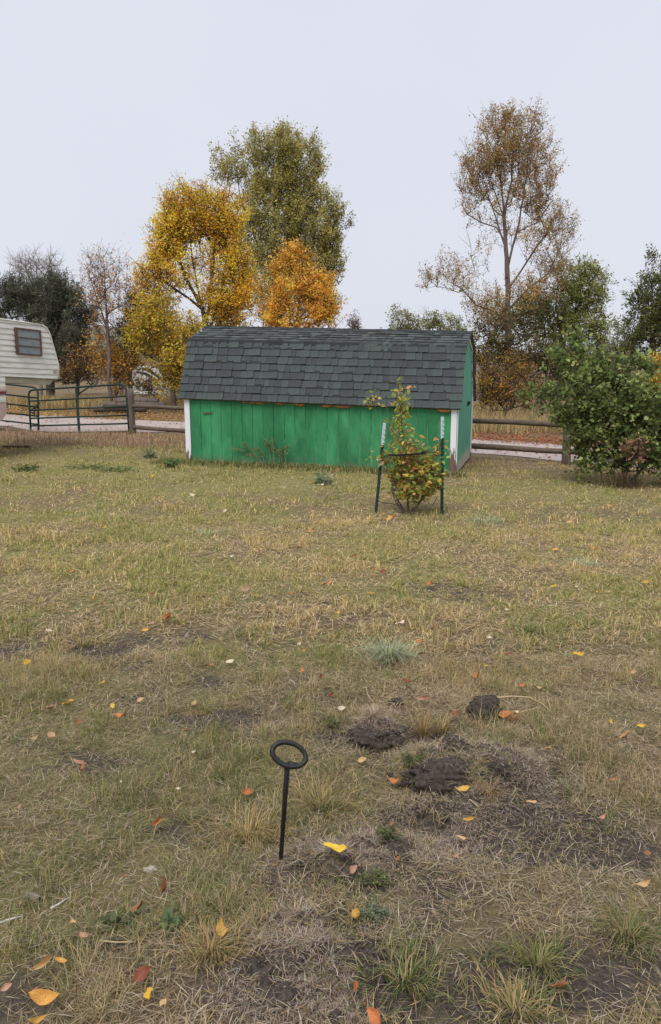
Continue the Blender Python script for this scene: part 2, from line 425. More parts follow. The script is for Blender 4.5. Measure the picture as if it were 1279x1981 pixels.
def green_f(x, y):
    v = .40 + .02*sstep(4, 8, y) + 1.9*(fbm(x, y, .7, 51, 3)-.5) + .7*(fbm(x, y, 3.0, 57, 2)-.5)
    for (bx, by, sx, sy, a) in GREEN: v = v + a*np.exp(-((x-bx)/sx)**2-((y-by)/sy)**2)
    v = v - .9*sstep(14.6, 16.5, y + .28*x)
    return np.clip(v, 0, 1)
def axis(segs):
    out = []
    for a, b, n in segs: out += list(np.linspace(a, b, n, endpoint=False))
    out.append(segs[-1][1]); return np.array(out)
xs = axis([(-900, -60, 10), (-60, -12, 24), (-12, -4, 32), (-4, -1.6, 48), (-1.6, -.35, 62), (-.35, .95, 104), (.95, 1.9, 50), (1.9, 4, 42), (4, 12, 32), (12, 60, 24), (60, 900, 10)])
ys = axis([(-60, 0, 12), (0, 1.2, 16), (1.2, 3.4, 172), (3.4, 4.4, 36), (4.4, 8, 60), (8, 30, 64), (30, 60, 24), (60, 1500, 16)])
XX, YY = np.meshgrid(xs, ys); Xf, Yf = XX.ravel(), YY.ravel()
Zf = hz(Xf, Yf)
bare_v = bare_f(Xf, Yf)
nearm = (1-sstep(4.5, 6, Yf))
Zf = Zf + nearm*bare_v*(.020*(vn(Xf, Yf, .06, 71)-.5) + .012*(vn(Xf, Yf, .03, 73)-.5))
nx, ny = len(xs), len(ys)
ii, jj = np.meshgrid(np.arange(ny-1), np.arange(nx-1), indexing='ij'); b0 = (ii*nx+jj).ravel()
T = np.stack([b0, b0+1, b0+nx+1, b0+nx], 1)
tag(np_mesh('ground', np.stack([Xf, Yf, Zf], 1), T, M['ground'], attrs={'bare': bare_v, 'green': green_f(Xf, Yf)}, smooth=True), kind='structure')

# gravel road behind the fence, parallel to it
FA, FB = P(257, 836, 18.96), P(1095, 893, 15.3)
fd = Vector((FB.x-FA.x, FB.y-FA.y, 0)).normalized(); fn = Vector((-fd.y, fd.x, 0))
rv, rt = [], []
sN, tN = 150, 8
for i in range(sN+1):
    s = -50 + i*100/sN
    for j in range(tN+1):
        wob = .25*math.sin(s*.9)+.12*math.sin(s*2.3)
        t_ = .45 + (3.0)*j/tN + (wob if j in (0, tN) else 0)
        p = FA + fd*s + fn*t_
        rv.append((p.x, p.y, gz(p.x, p.y) + .012))
for i in range(sN):
    for j in range(tN):
        a = i*(tN+1)+j; rt.append((a, a+tN+1, a+tN+2, a+1))
tag(np_mesh('road', rv, rt, M['road'], smooth=True), kind='structure')

# distant hill line
hv, hf = [], []
for i in range(61):
    x = -420 + i*14
    h = -3 + 3*vn(x, 0, 90, 5) + 15*math.exp(-((x+112)/38)**2)
    hv += [(x, 330, -4), (x, 345, float(h)*.55), (x, 380, float(h)), (x, 420, -4)]
for i in range(60):
    for j in range(3): a = i*4+j; hf.append((a, a+4, a+5, a+1))
tag(np_mesh('hill', hv, hf, M['hill'], smooth=True), kind='structure')

# ------------------------------------------------------------------ shed
FR = P(879, 922, 13.4); FL = P(363, 894, 14.3)
SL = math.hypot(FL.x-FR.x, FL.y-FR.y)
sa = Vector(((FL.x-FR.x)/SL, (FL.y-FR.y)/SL, 0)); zs = (FL.z-FR.z)/SL
ya = math.radians(16.0); sn = Vector((math.sin(ya), math.cos(ya), 0))
W = 2.44
def S(s, t, h): return FR + sa*s + sn*t + Vector((0, 0, h + zs*s))
shed = empty('garden_shed', FR, 'green barn-roofed wooden shed with dark shingles and white peeling corner boards', 'shed')
prof = [(0, 0), (0, 1.24), (.44, 2.22), (1.22, 2.47), (2.0, 2.22), (2.44, 1.24), (2.44, 0)]
# inner body
m = MB(); m.prism([S(.03, min(max(t, .03), W-.03), (h-.05 if h > .5 else h+.02)) for t, h in prof], S(SL-.03, 0, 0)-S(.03, 0, 0)); wall = m.build('wall', M['dark'], shed)
# front boards
npl = 24; pw = (SL-.18)/npl
unit = MB().box((0, 0, 0), (1, 0, 0), (0, 1, 0), (0, 0, 1))
def boxmesh(name, mat):
    me = bpy.data.meshes.new(name); me.from_pydata([tuple(v) for v in unit.v], [], unit.f); me.materials.append(mat); return me
for i in range(npl):
    s0 = .09 + i*pw
    m = MB(); pr = .004*random.random(); bot = .02+.02*random.random()
    gp = .0016
    c = [(s0+gp, .012), (s0+pw-gp, .012)]
    poly = [S(s0+gp, .03, bot), S(s0+gp, .006-pr, bot), S(s0+gp+.007, -pr, bot), S(s0+pw-gp-.007, -pr, bot), S(s0+pw-gp, .006-pr, bot), S(s0+pw-gp, .03, bot)]
    m.prism(poly, (0, 0, 1.235))
    edge = [0.0, 1, .15, .15, 1, 0.0]*2; low = [.35]*6+[.0]*6; wx = .5 - .35*(i/npl)
    ob_ = m.build('board', M['green'], wall)
    at_ = ob_.data.attributes.new('edge', 'FLOAT', 'POINT'); at_.data.foreach_set('value', [min(1, e_*(wx+l_)) for e_, l_ in zip(edge, low)])
    at_ = ob_.data.attributes.new('foot', 'FLOAT', 'POINT'); at_.data.foreach_set('value', [1.0]*6+[0.0]*6)
# corner boards
def wearf(v):
    h = v.z - FR.z - zs*((v.x-FR.x)*sa.x+(v.y-FR.y)*sa.y)
    return .62 - 1.0*h if h < .62 else .0
for s0, s1 in ((-.012, .085), (SL-.085, SL+.012)):
    m = MB()
    K = 9
    for k in range(K):
        h0, h1 = 1.22*k/K, 1.22*(k+1)/K
        a = [S(s0, -.022, h0), S(s1, -.022, h0), S(s1, .03, h0), S(s0, .03, h0)]
        m.prism(a, S(0, 0, h1)-S(0, 0, h0))
    m.build('corner_board', M['trim'], shed, wear=lambda v, s0=s0: (.62 if s0 < 1 else .42)-(.95 if s0 < 1 else 1.1)*(v.z-FR.z-zs*((v.x-FR.x)*sa.x)))
# gable end boards (right end), cut to the barn profile
def roof_h(t):
    for (t0, h0), (t1, h1) in zip(prof[1:], prof[2:]):
        if t0 <= t <= t1: return h0+(h1-h0)*(t-t0)/(t1-t0)
    return 0
def gable(sx, sgn, mat):
    k = 12; bw = W/k
    for i in range(k):
        t0, t1 = i*bw+.004, (i+1)*bw-.004
        tops = sorted({t0, t1} | {tt for tt, _ in prof if t0 < tt < t1}); K = 10
        pr = .012 + .004*random.random()
        m = MB()
        for q in range(K):      # horizontal slices carry the wear of the foot
            rows = []
            low = [S(sx, t0, .03+q*.09), S(sx, t1, .03+q*.09)]
            if q < K-1: up = [S(sx, t1, .03+(q+1)*.09), S(sx, t0, .03+(q+1)*.09)]
            else: up = [S(sx, tt, roof_h(tt)-.015) for tt in reversed(tops)]
            m.prism(low+up, sa*(sgn*pr))
        m.build('gable_board', mat, wall, wear=lambda v: .52-1.1*(v.z-FR.z))
gable(.0, -1, M['teal']); gable(SL, 1, M['green'])
# gable trim under the roof edge and rear corner board
for (t0, h0), (t1, h1) in zip(prof[1:-1], prof[2:-1]):
    m = MB(); a, b = S(-.018, t0, h0), S(-.018, t1, h1); dn = Vector((0, 0, -.07))
    m.prism([a, b, b+dn, a+dn], sa*-.018); m.build('rake_trim', M['trim'], shed, wear=lambda v: .2)
m = MB(); m.box(S(-.02, W-.08, .05), S(0, .09, 0)-S(0, 0, 0), -sa*.02, (0, 0, 1.2)); m.build('corner_board', M['trim'], shed, wear=lambda v: .35-.8*(v.z-FR.z))
m = MB(); m.box(S(-.02, -.01, 0), S(0, .07, 0)-S(0, 0, 0), -sa*.012, (0, 0, 1.22)); m.build('corner_board', M['trim'], shed, wear=lambda v: .5-1.25*(v.z-FR.z))
# door latch
lt = MB(); c = S(-.02, 1.55, 1.13)
lt.box(c, sn*.12, -sa*.03, (0, 0, .03)); lt.box(c+sn*.04+Vector((0, 0, .03)), sn*.04, -sa*.05, (0, 0, .05)); lt.build('latch', M['iron'], shed)
# roof deck
R = [(-.075, 1.175), (.42, 2.235), (1.22, 2.495), (2.02, 2.235), (2.515, 1.175)]
ov = .075
deck = MB()
for (t0, h0), (t1, h1) in zip(R, R[1:]):
    n2 = Vector((-(h1-h0), 0, (t1-t0))); n2.normalize()
    off = lambda t, h, k: (t + n2.x*k, h + n2.z*k)
    a = [S(-ov, *off(t0, h0, -.022)), S(-ov, *off(t1, h1, -.022)), S(-ov, *off(t1, h1, 0)), S(-ov, *off(t0, h0, 0))]
    deck.prism(a, S(SL+ov, 0, 0)-S(-ov, 0, 0))
roof = deck.build('roof', M['post_wood'], shed)
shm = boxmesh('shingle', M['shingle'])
def shingle_rows(t0, h0, t1, h1, rows, each, s0=-ov-.02, s1=SL+ov+.02, out=None, first=0):
    d = Vector((t1-t0, h1-h0)); L = d.length; d /= L; nn = Vector((-d.y, d.x)); ex = L/rows
    for r in range(rows):
        s = s0 - random.random()*.12; mats = []
        while s < s1:
            wd = random.choice((.09, .12, .15, .18, .22, .27)) * random.uniform(.9, 1.1)
            a, b = max(s, s0), min(s+wd, s1); s += wd
            if b-a < .03: continue
            lift = random.choice((.0, .0, .004))
            k0 = r*ex - .0015*random.random(); k1 = min((r+1)*ex + .03, L)
            q = [(t0+d.x*k0+nn.x*(.016+lift), h0+d.y*k0+nn.y*(.016+lift)), (t0+d.x*k1+nn.x*.0015, h0+d.y*k1+nn.y*.0015)]
            o = S(b-.0015, *q[0]); ax = S(a, *q[0])-o; ay = S(b-.0015, *q[1])-o
            az = (S(0, nn.x, nn.y)-S(0, 0, 0))*(.005+lift*.5)
            if each:
                ob = bpy.data.objects.new('shingle', shm); col.objects.link(ob); ob.parent = roof
                mt = Matrix.Identity(4)
                for i_, v in enumerate((ax, ay, az)):
                    for j_ in range(3): mt[j_][i_] = v[j_]
                mt.translation = o - FR; ob.matrix_basis = mt
            else:
                out.append((o, ax, ay, az))
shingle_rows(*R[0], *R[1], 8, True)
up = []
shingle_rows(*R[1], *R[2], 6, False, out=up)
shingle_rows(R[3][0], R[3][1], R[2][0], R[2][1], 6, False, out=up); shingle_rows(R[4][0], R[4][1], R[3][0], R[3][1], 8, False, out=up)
SHC = [(.056, .061, .065), (.066, .073, .076), (.074, .086, .085), (.084, .100, .096), (.036, .041, .043)]
m = MB(); cc = []
for q in up:
    m.box(*q); cc += [random.choice(SHC)]*8
T_ = [f for f in m.f]
tag(np_mesh('upper_shingles', [tuple(v) for v in m.v], T_, M['shingle_v'], colors=np.array(cc), parent=roof), kind='stuff')
# cap strips over the break and the ridge
for (t, h, wd1, wd2, dn) in ((.42, 2.235, .075, .05, 0), (1.22, 2.495, .09, .09, 1)):
    s = -ov-.025; i = 0
    while s < SL+ov:
        e = min(s+.30, SL+ov+.025); m = MB()
        if dn == 0:
            d1 = Vector((R[1][0]-R[0][0], R[1][1]-R[0][1])).normalized(); d2 = Vector((R[2][0]-R[1][0], R[2][1]-R[1][1])).normalized()
        else:
            d1 = Vector((R[2][0]-R[1][0], R[2][1]-R[1][1])).normalized(); d2 = Vector((R[3][0]-R[2][0], R[3][1]-R[2][1])).normalized()
        n1 = Vector((-d1.y, d1.x)); n2 = Vector((-d2.y, d2.x)); nm = (n1+n2).normalized()
        k = .018 + .003*(i % 2)
        ptsP = [(t-d1.x*wd1+n1.x*k, h-d1.y*wd1+n1.y*k), (t+nm.x*k*1.1, h+nm.y*k*1.1), (t+d2.x*wd2+n2.x*k, h+d2.y*wd2+n2.y*k),
                (t+d2.x*wd2, h+d2.y*wd2), (t, h), (t-d1.x*wd1, h-d1.y*wd1)]
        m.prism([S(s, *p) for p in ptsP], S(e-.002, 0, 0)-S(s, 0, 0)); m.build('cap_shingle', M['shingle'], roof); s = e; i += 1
# expanding foam squeezed out below the eave
fo = MB()
s = .05
while s < SL-.05:
    if vn(s, 0, .22, 88) > .50:
        r = .006 + .034*vn(s, 3, .12, 90)**1.5
        c = S(s, -.028, 1.168 - r*.4)
        pts = [c+sa*(-r*1.6), c+sa*(-r*.8)+Vector((0, 0, -r*.2)), c+Vector((0, 0, -r*.35)), c+sa*(r*.8)+Vector((0, 0, -.2*r)), c+sa*(r*1.6)]
        fo.tube(pts, [r*.25, r*.8, r, r*.8, r*.25], 6)
    s += .05
fo.build('foam_sealant', M['foam'], shed)
# stub of a hinge, and a dark board added to stand for the black gap under the wall
m = MB(); m.box(S(SL-.52, -.012, .93), sa*.17+Vector((0, 0, -.012)), sn*-.01, (0, 0, .022)); m.build('wood_strip', M['rail_wood'], shed)
m = MB(); m.box(S(1.75, -.05, -.03), sa*.36, sn*.12, (0, 0, .06)); m.build('gap_board', M['bark_dark'], shed)

# ------------------------------------------------------------------ rail fence
fence = empty('rail_fence', (FA.x, FA.y, gz(FA.x, FA.y)), 'brown wooden post and rail fence running behind the green shed', 'fence')
def fpost(p, r, h, lean=(0, 0)):
    z = gz(p.x, p.y); m = MB(); pts = []; rr = []
    for k in range(7):
        q = k/6; pts.append((p.x+lean[0]*q+.006*math.sin(k*2), p.y+lean[1]*q, z-.1+(h+.1)*q)); rr.append(r*(1.06-.1*q)*(1+.04*math.sin(k*1.7)))
    m.tube(pts, rr, 10); m.build('post', M['post_wood'], fence)
fpost(FA, .075, 1.12); FL_len = (FB-FA).length
mid = FA.lerp(FB, .5); fpost(mid, .08, .95)
fpost(FB, .085, .98, (-.01, 0)); C2 = FB+fd*4.6; fpost(C2, .085, .95)
def frail(a, b, ha, hb, r, sag=.02):
    m = MB(); pts = []; rr = []
    off = fn*-.02
    for k in range(9):
        q = k/8; p = a.lerp(b, q)
        za = gz(a.x, a.y)+ha; zb = gz(b.x, b.y)+hb
        pts.append((p.x+off.x, p.y+off.y, za+(zb-za)*q - sag*math.sin(math.pi*q) + .008*math.sin(k*2.1+ha*9))); rr.append(r*(1+.05*math.sin(k*1.3+hb*5)))
    m.tube(pts, rr, 9); m.build('rail', M['rail_wood'], fence)
frail(FA, mid, .70, .80, .05); frail(FA, mid, .175, .22, .05)
frail(mid, FB+fd*.25, .80, .80, .058); frail(mid, FB+fd*.2, .26, .27, .058)
frail(FB, C2, .80, .75, .05); frail(FB, C2, .27, .25, .05)

# ------------------------------------------------------------------ pipe gates
def gate(name, label, cornersR, cornersL, hs, brace_q, r=.027, right_curve=True, left_curve=True):
    """cornersR/L = (bottom, top) world points; hs = heights of the bars 0..1"""
    bR, tR = cornersR; bL, tL = cornersL
    g = empty(name, bR, label, 'gate', 'green pipe gates')
    q = lambda u, h: bL.lerp(bR, u).lerp(tL.lerp(tR, u), h)
    c = .10; L = (bR-bL).length; cu = c/L*1.3
    pts = [q(0, 0)]
    if left_curve: pts += [q(0, .45), q(0, 1-c), q(cu*.25, 1-c*.4), q(cu*.6, 1-c*.08), q(cu*1.2, 1)]
    else: pts += [q(0, 1)]
    pts += [q(.35, 1), q(.65, 1)]
    if right_curve: pts += [q(1-cu*1.2, 1), q(1-cu*.6, 1-c*.08), q(1-cu*.25, 1-c*.4), q(1, 1-c), q(1, .45)]
    else: pts += [q(1, 1)]
    pts += [q(1, 0)]
    MB().tube(pts, r, 8).build('frame', M['gate_green'], g)
    for h in hs: MB().tube([q(0, h), q(.5, h), q(1, h)], r*.82, 8).build('bar', M['gate_green'], g)
    fr = Vector(((bR-bL).y, -(bR-bL).x, 0)).normalized()
    for u in brace_q:
        dr = (bR-bL).normalized()*.035; m = MB()
        m.box(q(u, 0)-dr+fr*.012, dr*2, fr*.02, q(u, 1)-q(u, 0)); m.build('brace', M['gate_green'], g)
    return g, q
dR, dL = 19.2, 20.2
g1, q1 = gate('pipe_gate', 'dark green pipe gate with flat upright brace, hinged on the brown fence post',
     (P(250, 835, dR), P(243, 743, dR)), (P(60, 838, dL), P(55, 755, dL)), (0, .17, .345, .53, .745), (.51,))
m = MB(); h1 = q1(1, .3); h2 = q1(1, .78)
for h in (h1, h2): m.tube([h, h+(FA-h).normalized()*.14+Vector((0, 0, .0))], .014, 6)
m.build('hinge', M['iron'], g1)
g2, q2 = gate('pipe_gate', 'dark green pipe gate half hidden behind the white camper nose',
     (P(75, 838, 20.6), P(73, 750, 20.6)), (P(-170, 812, 20.4), P(-168, 722, 20.4)), (0, .19, .37, .57, .77), (.5,), left_curve=False)
ch = empty('gate_chain', q1(0, .55), 'dark chain tying the two green pipe gates together', 'chain')
m = MB(); a, b = q1(.01, .5), q2(1, .62)
pts = [a+Vector((0, -.04, 0)), a+Vector((.12, -.05, -.06)), (a+b)/2+Vector((0, -.04, -.09)), b+Vector((-.03, -.04, 0)), b+Vector((.03, .05, .05)), (a+b)/2+Vector((0, .06, .02)), a+Vector((-.04, .04, .02))]
m.tube(pts, .02, 6, closed=True); m.build('link', M['iron'], ch)

# ------------------------------------------------------------------ fifth-wheel camper
ND = P(113, 733, 15.5); ang = math.radians(30)
dv = Vector((math.sin(ang), math.cos(ang), 0)); dn_ = Vector((-dv.y, dv.x, 0))      # along, and away from the camera
def onplane(px, py):
    a = (px-CX)/FPX; u = (CY-py)/FPX; ray = Vector((a, CP+u*SP, -SP+u*CP)); o = Vector((0, 0, CAMZ))
    nrm = Vector((dv.y, -dv.x, 0)); t = (ND-o).dot(nrm)/ray.dot(nrm); p = o+ray*t
    return ((p-ND).dot(dv), p.z)
def RV(s, z, k=0): return Vector((ND.x, ND.y, 0)) + dv*s + Vector((0, 0, z)) + dn_*k
rv = empty('camper', RV(-3, gz(*RV(-3, 0).xy)), 'weathered white fifth-wheel camper with ribbed siding and overhanging nose', 'camper')
o_ = [onplane(*p) for p in ((0, 617), (40, 622.5), (82, 629), (90, 634), (97, 648), (113, 706), (113.5, 733), (10, 728))]
tslope = (o_[1][1]-o_[0][1])/(o_[1][0]-o_[0][0]); bslope = (o_[6][1]-o_[7][1])/(o_[6][0]-o_[7][0])
BK = -5.2
outline = [(BK, o_[0][1]+tslope*.3*(BK-o_[0][0]))] + o_[:7] + [o_[7], (BK, o_[7][1]+bslope*.3*(BK-o_[7][0]))]
low0 = onplane(10, 728); low1 = onplane(12, 800); low2 = onplane(3, 814)
lower = [(BK, outline[-1][1]), low0, low1, low2, (BK, low2[1]-.05)]
m = MB(); m.prism([RV(s, z, .015) for s, z in outline[::-1]], dn_*2.25); m.build('shell', M['white_metal'], rv)
m = MB(); m.prism([RV(s, z, .015) for s, z in lower[::-1]], dn_*2.25); m.build('lower_shell', M['white_metal'], rv)
def clip(poly, nz, c, keep_ge):
    out = []
    f = lambda p: (p[1]-nz*p[0]-c) * (1 if keep_ge else -1)
    for i in range(len(poly)):
        a, b = poly[i], poly[(i+1) % len(poly)]; fa, fb = f(a), f(b)
        if fa >= 0: out.append(a)
        if (fa >= 0) != (fb >= 0):
            t = fa/(fa-fb); out.append((a[0]+(b[0]-a[0])*t, a[1]+(b[1]-a[1])*t))
    return out
def strips(poly, slope, c0, c1, pitch, mat, name):
    c = c0
    while c < c1:
        q = clip(clip(poly, slope, c, True), slope, c+pitch-.004, False)
        if len(q) >= 3:
            n = len(q); m = MB()
            pr = lambda p: .004 + .016*math.sin(math.pi*min(1, max(0, 1-(p[1]-slope*p[0]-c)/pitch))**1.3*.5)
            mids = clip(clip(poly, slope, c+pitch*.35, True), slope, c+pitch-.004, False)
            bots = clip(clip(poly, slope, c, True), slope, c+pitch*.35, False)
            for part in (mids, bots):
                if len(part) < 3: continue
                k = len(part)
                fr_ = [RV(s, z, .015-pr((s, z))) for s, z in part]; bk = [RV(s, z, .014) for s, z in part]
                m.add(fr_+bk, [tuple(range(k)), tuple(range(k, 2*k))[::-1]] + [(i, k+i, k+(i+1) % k, (i+1) % k) for i in range(k)])
            m.build(name, mat, rv)
        c += pitch
sl = -.055
strips(outline, sl, o_[6][1]-sl*o_[6][0]-.02, o_[0][1]+.6, .103, M['siding'], 'siding_panel')
cl = low0[1]-sl*low0[0]
strips(lower, sl, cl-.103*3, cl, .103, M['siding'], 'siding_panel')
zst = onplane(0, 757)[1]-sl*onplane(0, 757)[0]; zen = onplane(0, 764)[1]-sl*onplane(0, 764)[0]
for (p0, p1, mt) in ((753, 757, 'pinkish'), (757, 763, 'mauve'), (766, 778, 'siding'), (779, 814, 'pinkish')):
    c0 = onplane(0, p1)[1]-sl*onplane(0, p1)[0]; c1 = onplane(0, p0)[1]-sl*onplane(0, p0)[0]
    q = clip(clip(lower, sl, c0, True), sl, c1, False)
    if len(q) > 2: MB().prism([RV(s, z, -.012) for s, z in q[::-1]], dn_*.02).build('stripe', M[mt], rv)
# window
wc = [onplane(27, 633), onplane(76.5, 639), onplane(79.5, 689), onplane(31, 685)]
m = MB(); m.prism([RV(s, z, -.016) for s, z in wc[::-1]], dn_*.02)
win = m.build('window', M['dark'], rv)
L_ = lambda a, b, t: (a[0]+(b[0]-a[0])*t, a[1]+(b[1]-a[1])*t)
def wq(u, v): return L_(L_(wc[0], wc[1], u), L_(wc[3], wc[2], u), v)
def wbar(u0, v0, u1, v1, name, mat, k, th, par):
    m = MB(); m.prism([RV(*wq(u, v), k) for u, v in ((u0, v1), (u1, v1), (u1, v0), (u0, v0))], dn_*th); return m.build(name, mat, par)
for (v0, v1) in ((.07, .34), (.38, .65), (.69, .95)): wbar(.07, v0, .95, v1, 'pane', M['glass'], -.026, .008, win)
for a in ((0, 0, 1, .07), (0, .95, 1, 1.0), (0, .07, .07, .95), (.95, .07, 1, .95)): wbar(*a, 'window_frame', M['rv_frame'], -.045, .03, win)
for a in ((.07, .34, .95, .38), (.07, .65, .95, .69)): wbar(*a, 'slat', M['rv_frame'], -.038, .02, win)
# edge trim along the nose, small marker badge
nose = [RV(*p, -.004) for p in o_[2:7]]
MB().tube(nose, .014, 6).build('edge_trim', M['siding'], rv)
MB().tube([RV(*outline[0], -.002), RV(*o_[0], -.002), RV(*o_[1], -.002), RV(*o_[2], -.002)], .016, 6).build('edge_trim', M['siding'], rv)
bq = [onplane(103, 716), onplane(109.5, 716.5), onplane(109.5, 721.5), onplane(103, 721)]
m = MB(); m.prism([RV(s, z, -.016) for s, z in bq[::-1]], dn_*.01); m.build('marker', M['rv_under'], rv)
# underside box and king-pin bracket
us, uz = o_[6][0]-.08, o_[6][1]-.015
m = MB(); m.prism([RV(o_[7][0]+.02, o_[7][1]-.005, .06), RV(us, uz, .06), RV(us-.1, uz-.10, .06), RV(o_[7][0]+.02, o_[7][1]-.12, .06)], dn_*2.1); m.build('underside', M['rv_under'], rv)
kp = [onplane(13, 742), onplane(28, 742), onplane(50, 758), onplane(48, 762), onplane(14, 757)]
kq = [(s, z) for s, z in kp]
m = MB(); m.prism([RV(s, z, .55) for s, z in kq[::-1]], dn_*.35); pb = m.build('pin_box', M['rv_under'], rv)
m = MB(); m.tube([RV(kq[3][0]-.22, kq[3][1]+.03, .72), RV(kq[3][0]-.22, kq[3][1]-.07, .72)], .035, 8); m.build('king_pin', M['iron'], pb)
# wheels and legs outside the frame carry it
for s in (-3.7, -4.5):
    c = RV(s, 0, .2); z = gz(c.x, c.y); m = MB(); pts = []
    for k in range(20):
        a = k*math.pi/10; pts.append(c+dv*math.cos(a)*.25+Vector((0, 0, z+.35+math.sin(a)*.25)))
    m.tube(pts, .1, 8, closed=True); m.build('wheel', M['iron'], rv)
c = RV(low2[0]-.35, 0, .3); z = gz(c.x, c.y); MB().tube([(c.x, c.y, z), (c.x, c.y, low2[1]+.05)], .035, 8).build('landing_leg', M['iron'], rv)

# ------------------------------------------------------------------ second trailer far behind
td = 42; t0 = P(262, 745, td); tb = gz(t0.x, t0.y)
tr = empty('travel_trailer', (t0.x, t0.y, tb), 'white travel trailer with black swoosh graphics, behind the yellow tree', 'trailer')
def TR(px, py): return P(px, py, td)
m = MB(); m.prism([TR(250, 762), TR(250, 711), TR(285, 709), TR(299, 716), TR(318, 738), TR(322, 762)][::-1], (-.3, 2.4, 0)); m.build('body', M['grimy_white'], tr)
for sw in (((262, 714), (285, 711), (306, 725), (318, 742), (302, 728), (282, 716)), ((262, 720), (282, 720), (300, 731), (310, 744), (296, 733), (278, 724))):
    m = MB(); m.prism([TR(*p)+Vector((0, -.03, 0)) for p in sw], (0, .028, 0)); m.build('swoosh', M['black_gloss'], tr)
m = MB(); m.prism([TR(275, 734)+Vector((0, -.03, 0)), TR(294, 734)+Vector((0, -.03, 0)), TR(294, 745)+Vector((0, -.03, 0)), TR(275, 745)+Vector((0, -.03, 0))], (0, .03, 0)); m.build('vent', M['rv_under'], tr)
m = MB(); m.prism([TR(316, 722), TR(323, 722), TR(323, 738), TR(316, 738)], (0, .3, 0)); m.build('gas_cover', M['dark'], tr)
for px in (265, 290):
    c = TR(px, 762); m = MB(); m.tube([c+Vector((math.cos(a)*.26, .1, math.sin(a)*.26-.2)) for a in np.linspace(0, 2*math.pi, 16, endpoint=False)], .1, 8, closed=True); m.build('wheel', M['iron'], tr)
c = TR(305, 760); MB().tube([c, (c.x, c.y, tb)], .08, 6).build('jack', M['iron'], tr)

# ------------------------------------------------------------------ trees
def tubes_np(A, B, ra, rb, n=5):
    A = np.asarray(A); B = np.asarray(B); D = B-A; L = np.linalg.norm(D, axis=1, keepdims=True); D = D/np.maximum(L, 1e-6)
    ref = np.where(np.abs(D[:, 2:3]) < .9, np.array([[0, 0, 1.]]), np.array([[1., 0, 0]]))
    U = np.cross(D, ref); U /= np.linalg.norm(U, axis=1, keepdims=True); Wv = np.cross(D, U)
    th = np.arange(n)*2*np.pi/n
    ring = U[:, None, :]*np.cos(th)[None, :, None] + Wv[:, None, :]*np.sin(th)[None, :, None]
    VA = A[:, None, :] + ring*np.asarray(ra)[:, None, None]; VB = (B+D*np.minimum(L*.06, .05))[:, None, :] + ring*np.asarray(rb)[:, None, None]
    V = np.concatenate([VA, VB], 1).reshape(-1, 3); base = (np.arange(len(A))*2*n)[:, None]
    k = np.arange(n); F = np.stack([base+k, base+(k+1) % n, base+n+(k+1) % n, base+n+k], 2).reshape(-1, 4)
    return V, F
LOBED = [(0, 0), (.50, .22), (.28, .45), (.40, .70), (0, 1.0), (-.40, .70), (-.28, .45), (-.50, .22)]
OVATE = [(0, 0), (.26, .28), (.24, .62), (0, 1.0), (-.24, .62), (-.26, .28)]
def leaves_np(pos, size, colr, shape='rhomb', up=.35, wid=.62, r=rng):
    n = len(pos); nrm = r.normal(size=(n, 3)); nrm[:, 2] = np.abs(nrm[:, 2])+up; nrm /= np.linalg.norm(nrm, axis=1, keepdims=True)
    ax = r.normal(size=(n, 3)); ax[:, 2] -= .35; ax -= nrm*(ax*nrm).sum(1, keepdims=True); ax /= np.linalg.norm(ax, axis=1, keepdims=True)
    bx = np.cross(nrm, ax); s = np.asarray(size)[:, None]
    if shape == 'rhomb':
        w_ = wid*.5
        V = np.stack([pos, pos+ax*s*.5+bx*s*w_+nrm*s*.1, pos+ax*s, pos+ax*s*.5-bx*s*w_+nrm*s*.1], 1)
        T = np.array([[0, 1, 2], [0, 2, 3]]); k = 4
    else:
        O = np.array(LOBED if shape == 'lobed' else OVATE); k = len(O)+1
        c = pos+ax*s*.45-nrm*s*.06
        V = np.stack([c] + [pos+ax*s*o[1]+bx*s*o[0]*(1 if shape == 'lobed' else 1)+nrm*s*(.12*abs(o[0])-.1*(o[1]-.5)**2) for o in O], 1)
        T = np.array([[0, 1+i, 1+(i+1) % len(O)] for i in range(len(O))])
    F = (np.arange(n)*k)[:, None, None] + T[None]
    C = np.repeat(colr[:, None, :], k, 1)
    return V.reshape(-1, 3), F.reshape(-1, 3), C.reshape(-1, 3)
def pick_cols(n, cols, r=rng, jit=.18):
    cs = np.array([c[0] for c in cols], float); ww = np.array([c[1] for c in cols], float); ww /= ww.sum()
    c = cs[r.choice(len(cs), n, p=ww)]
    return np.clip(c*(1+jit*r.normal(size=(n, 1)))*(1+.06*r.normal(size=(n, 3))), .004, 1)
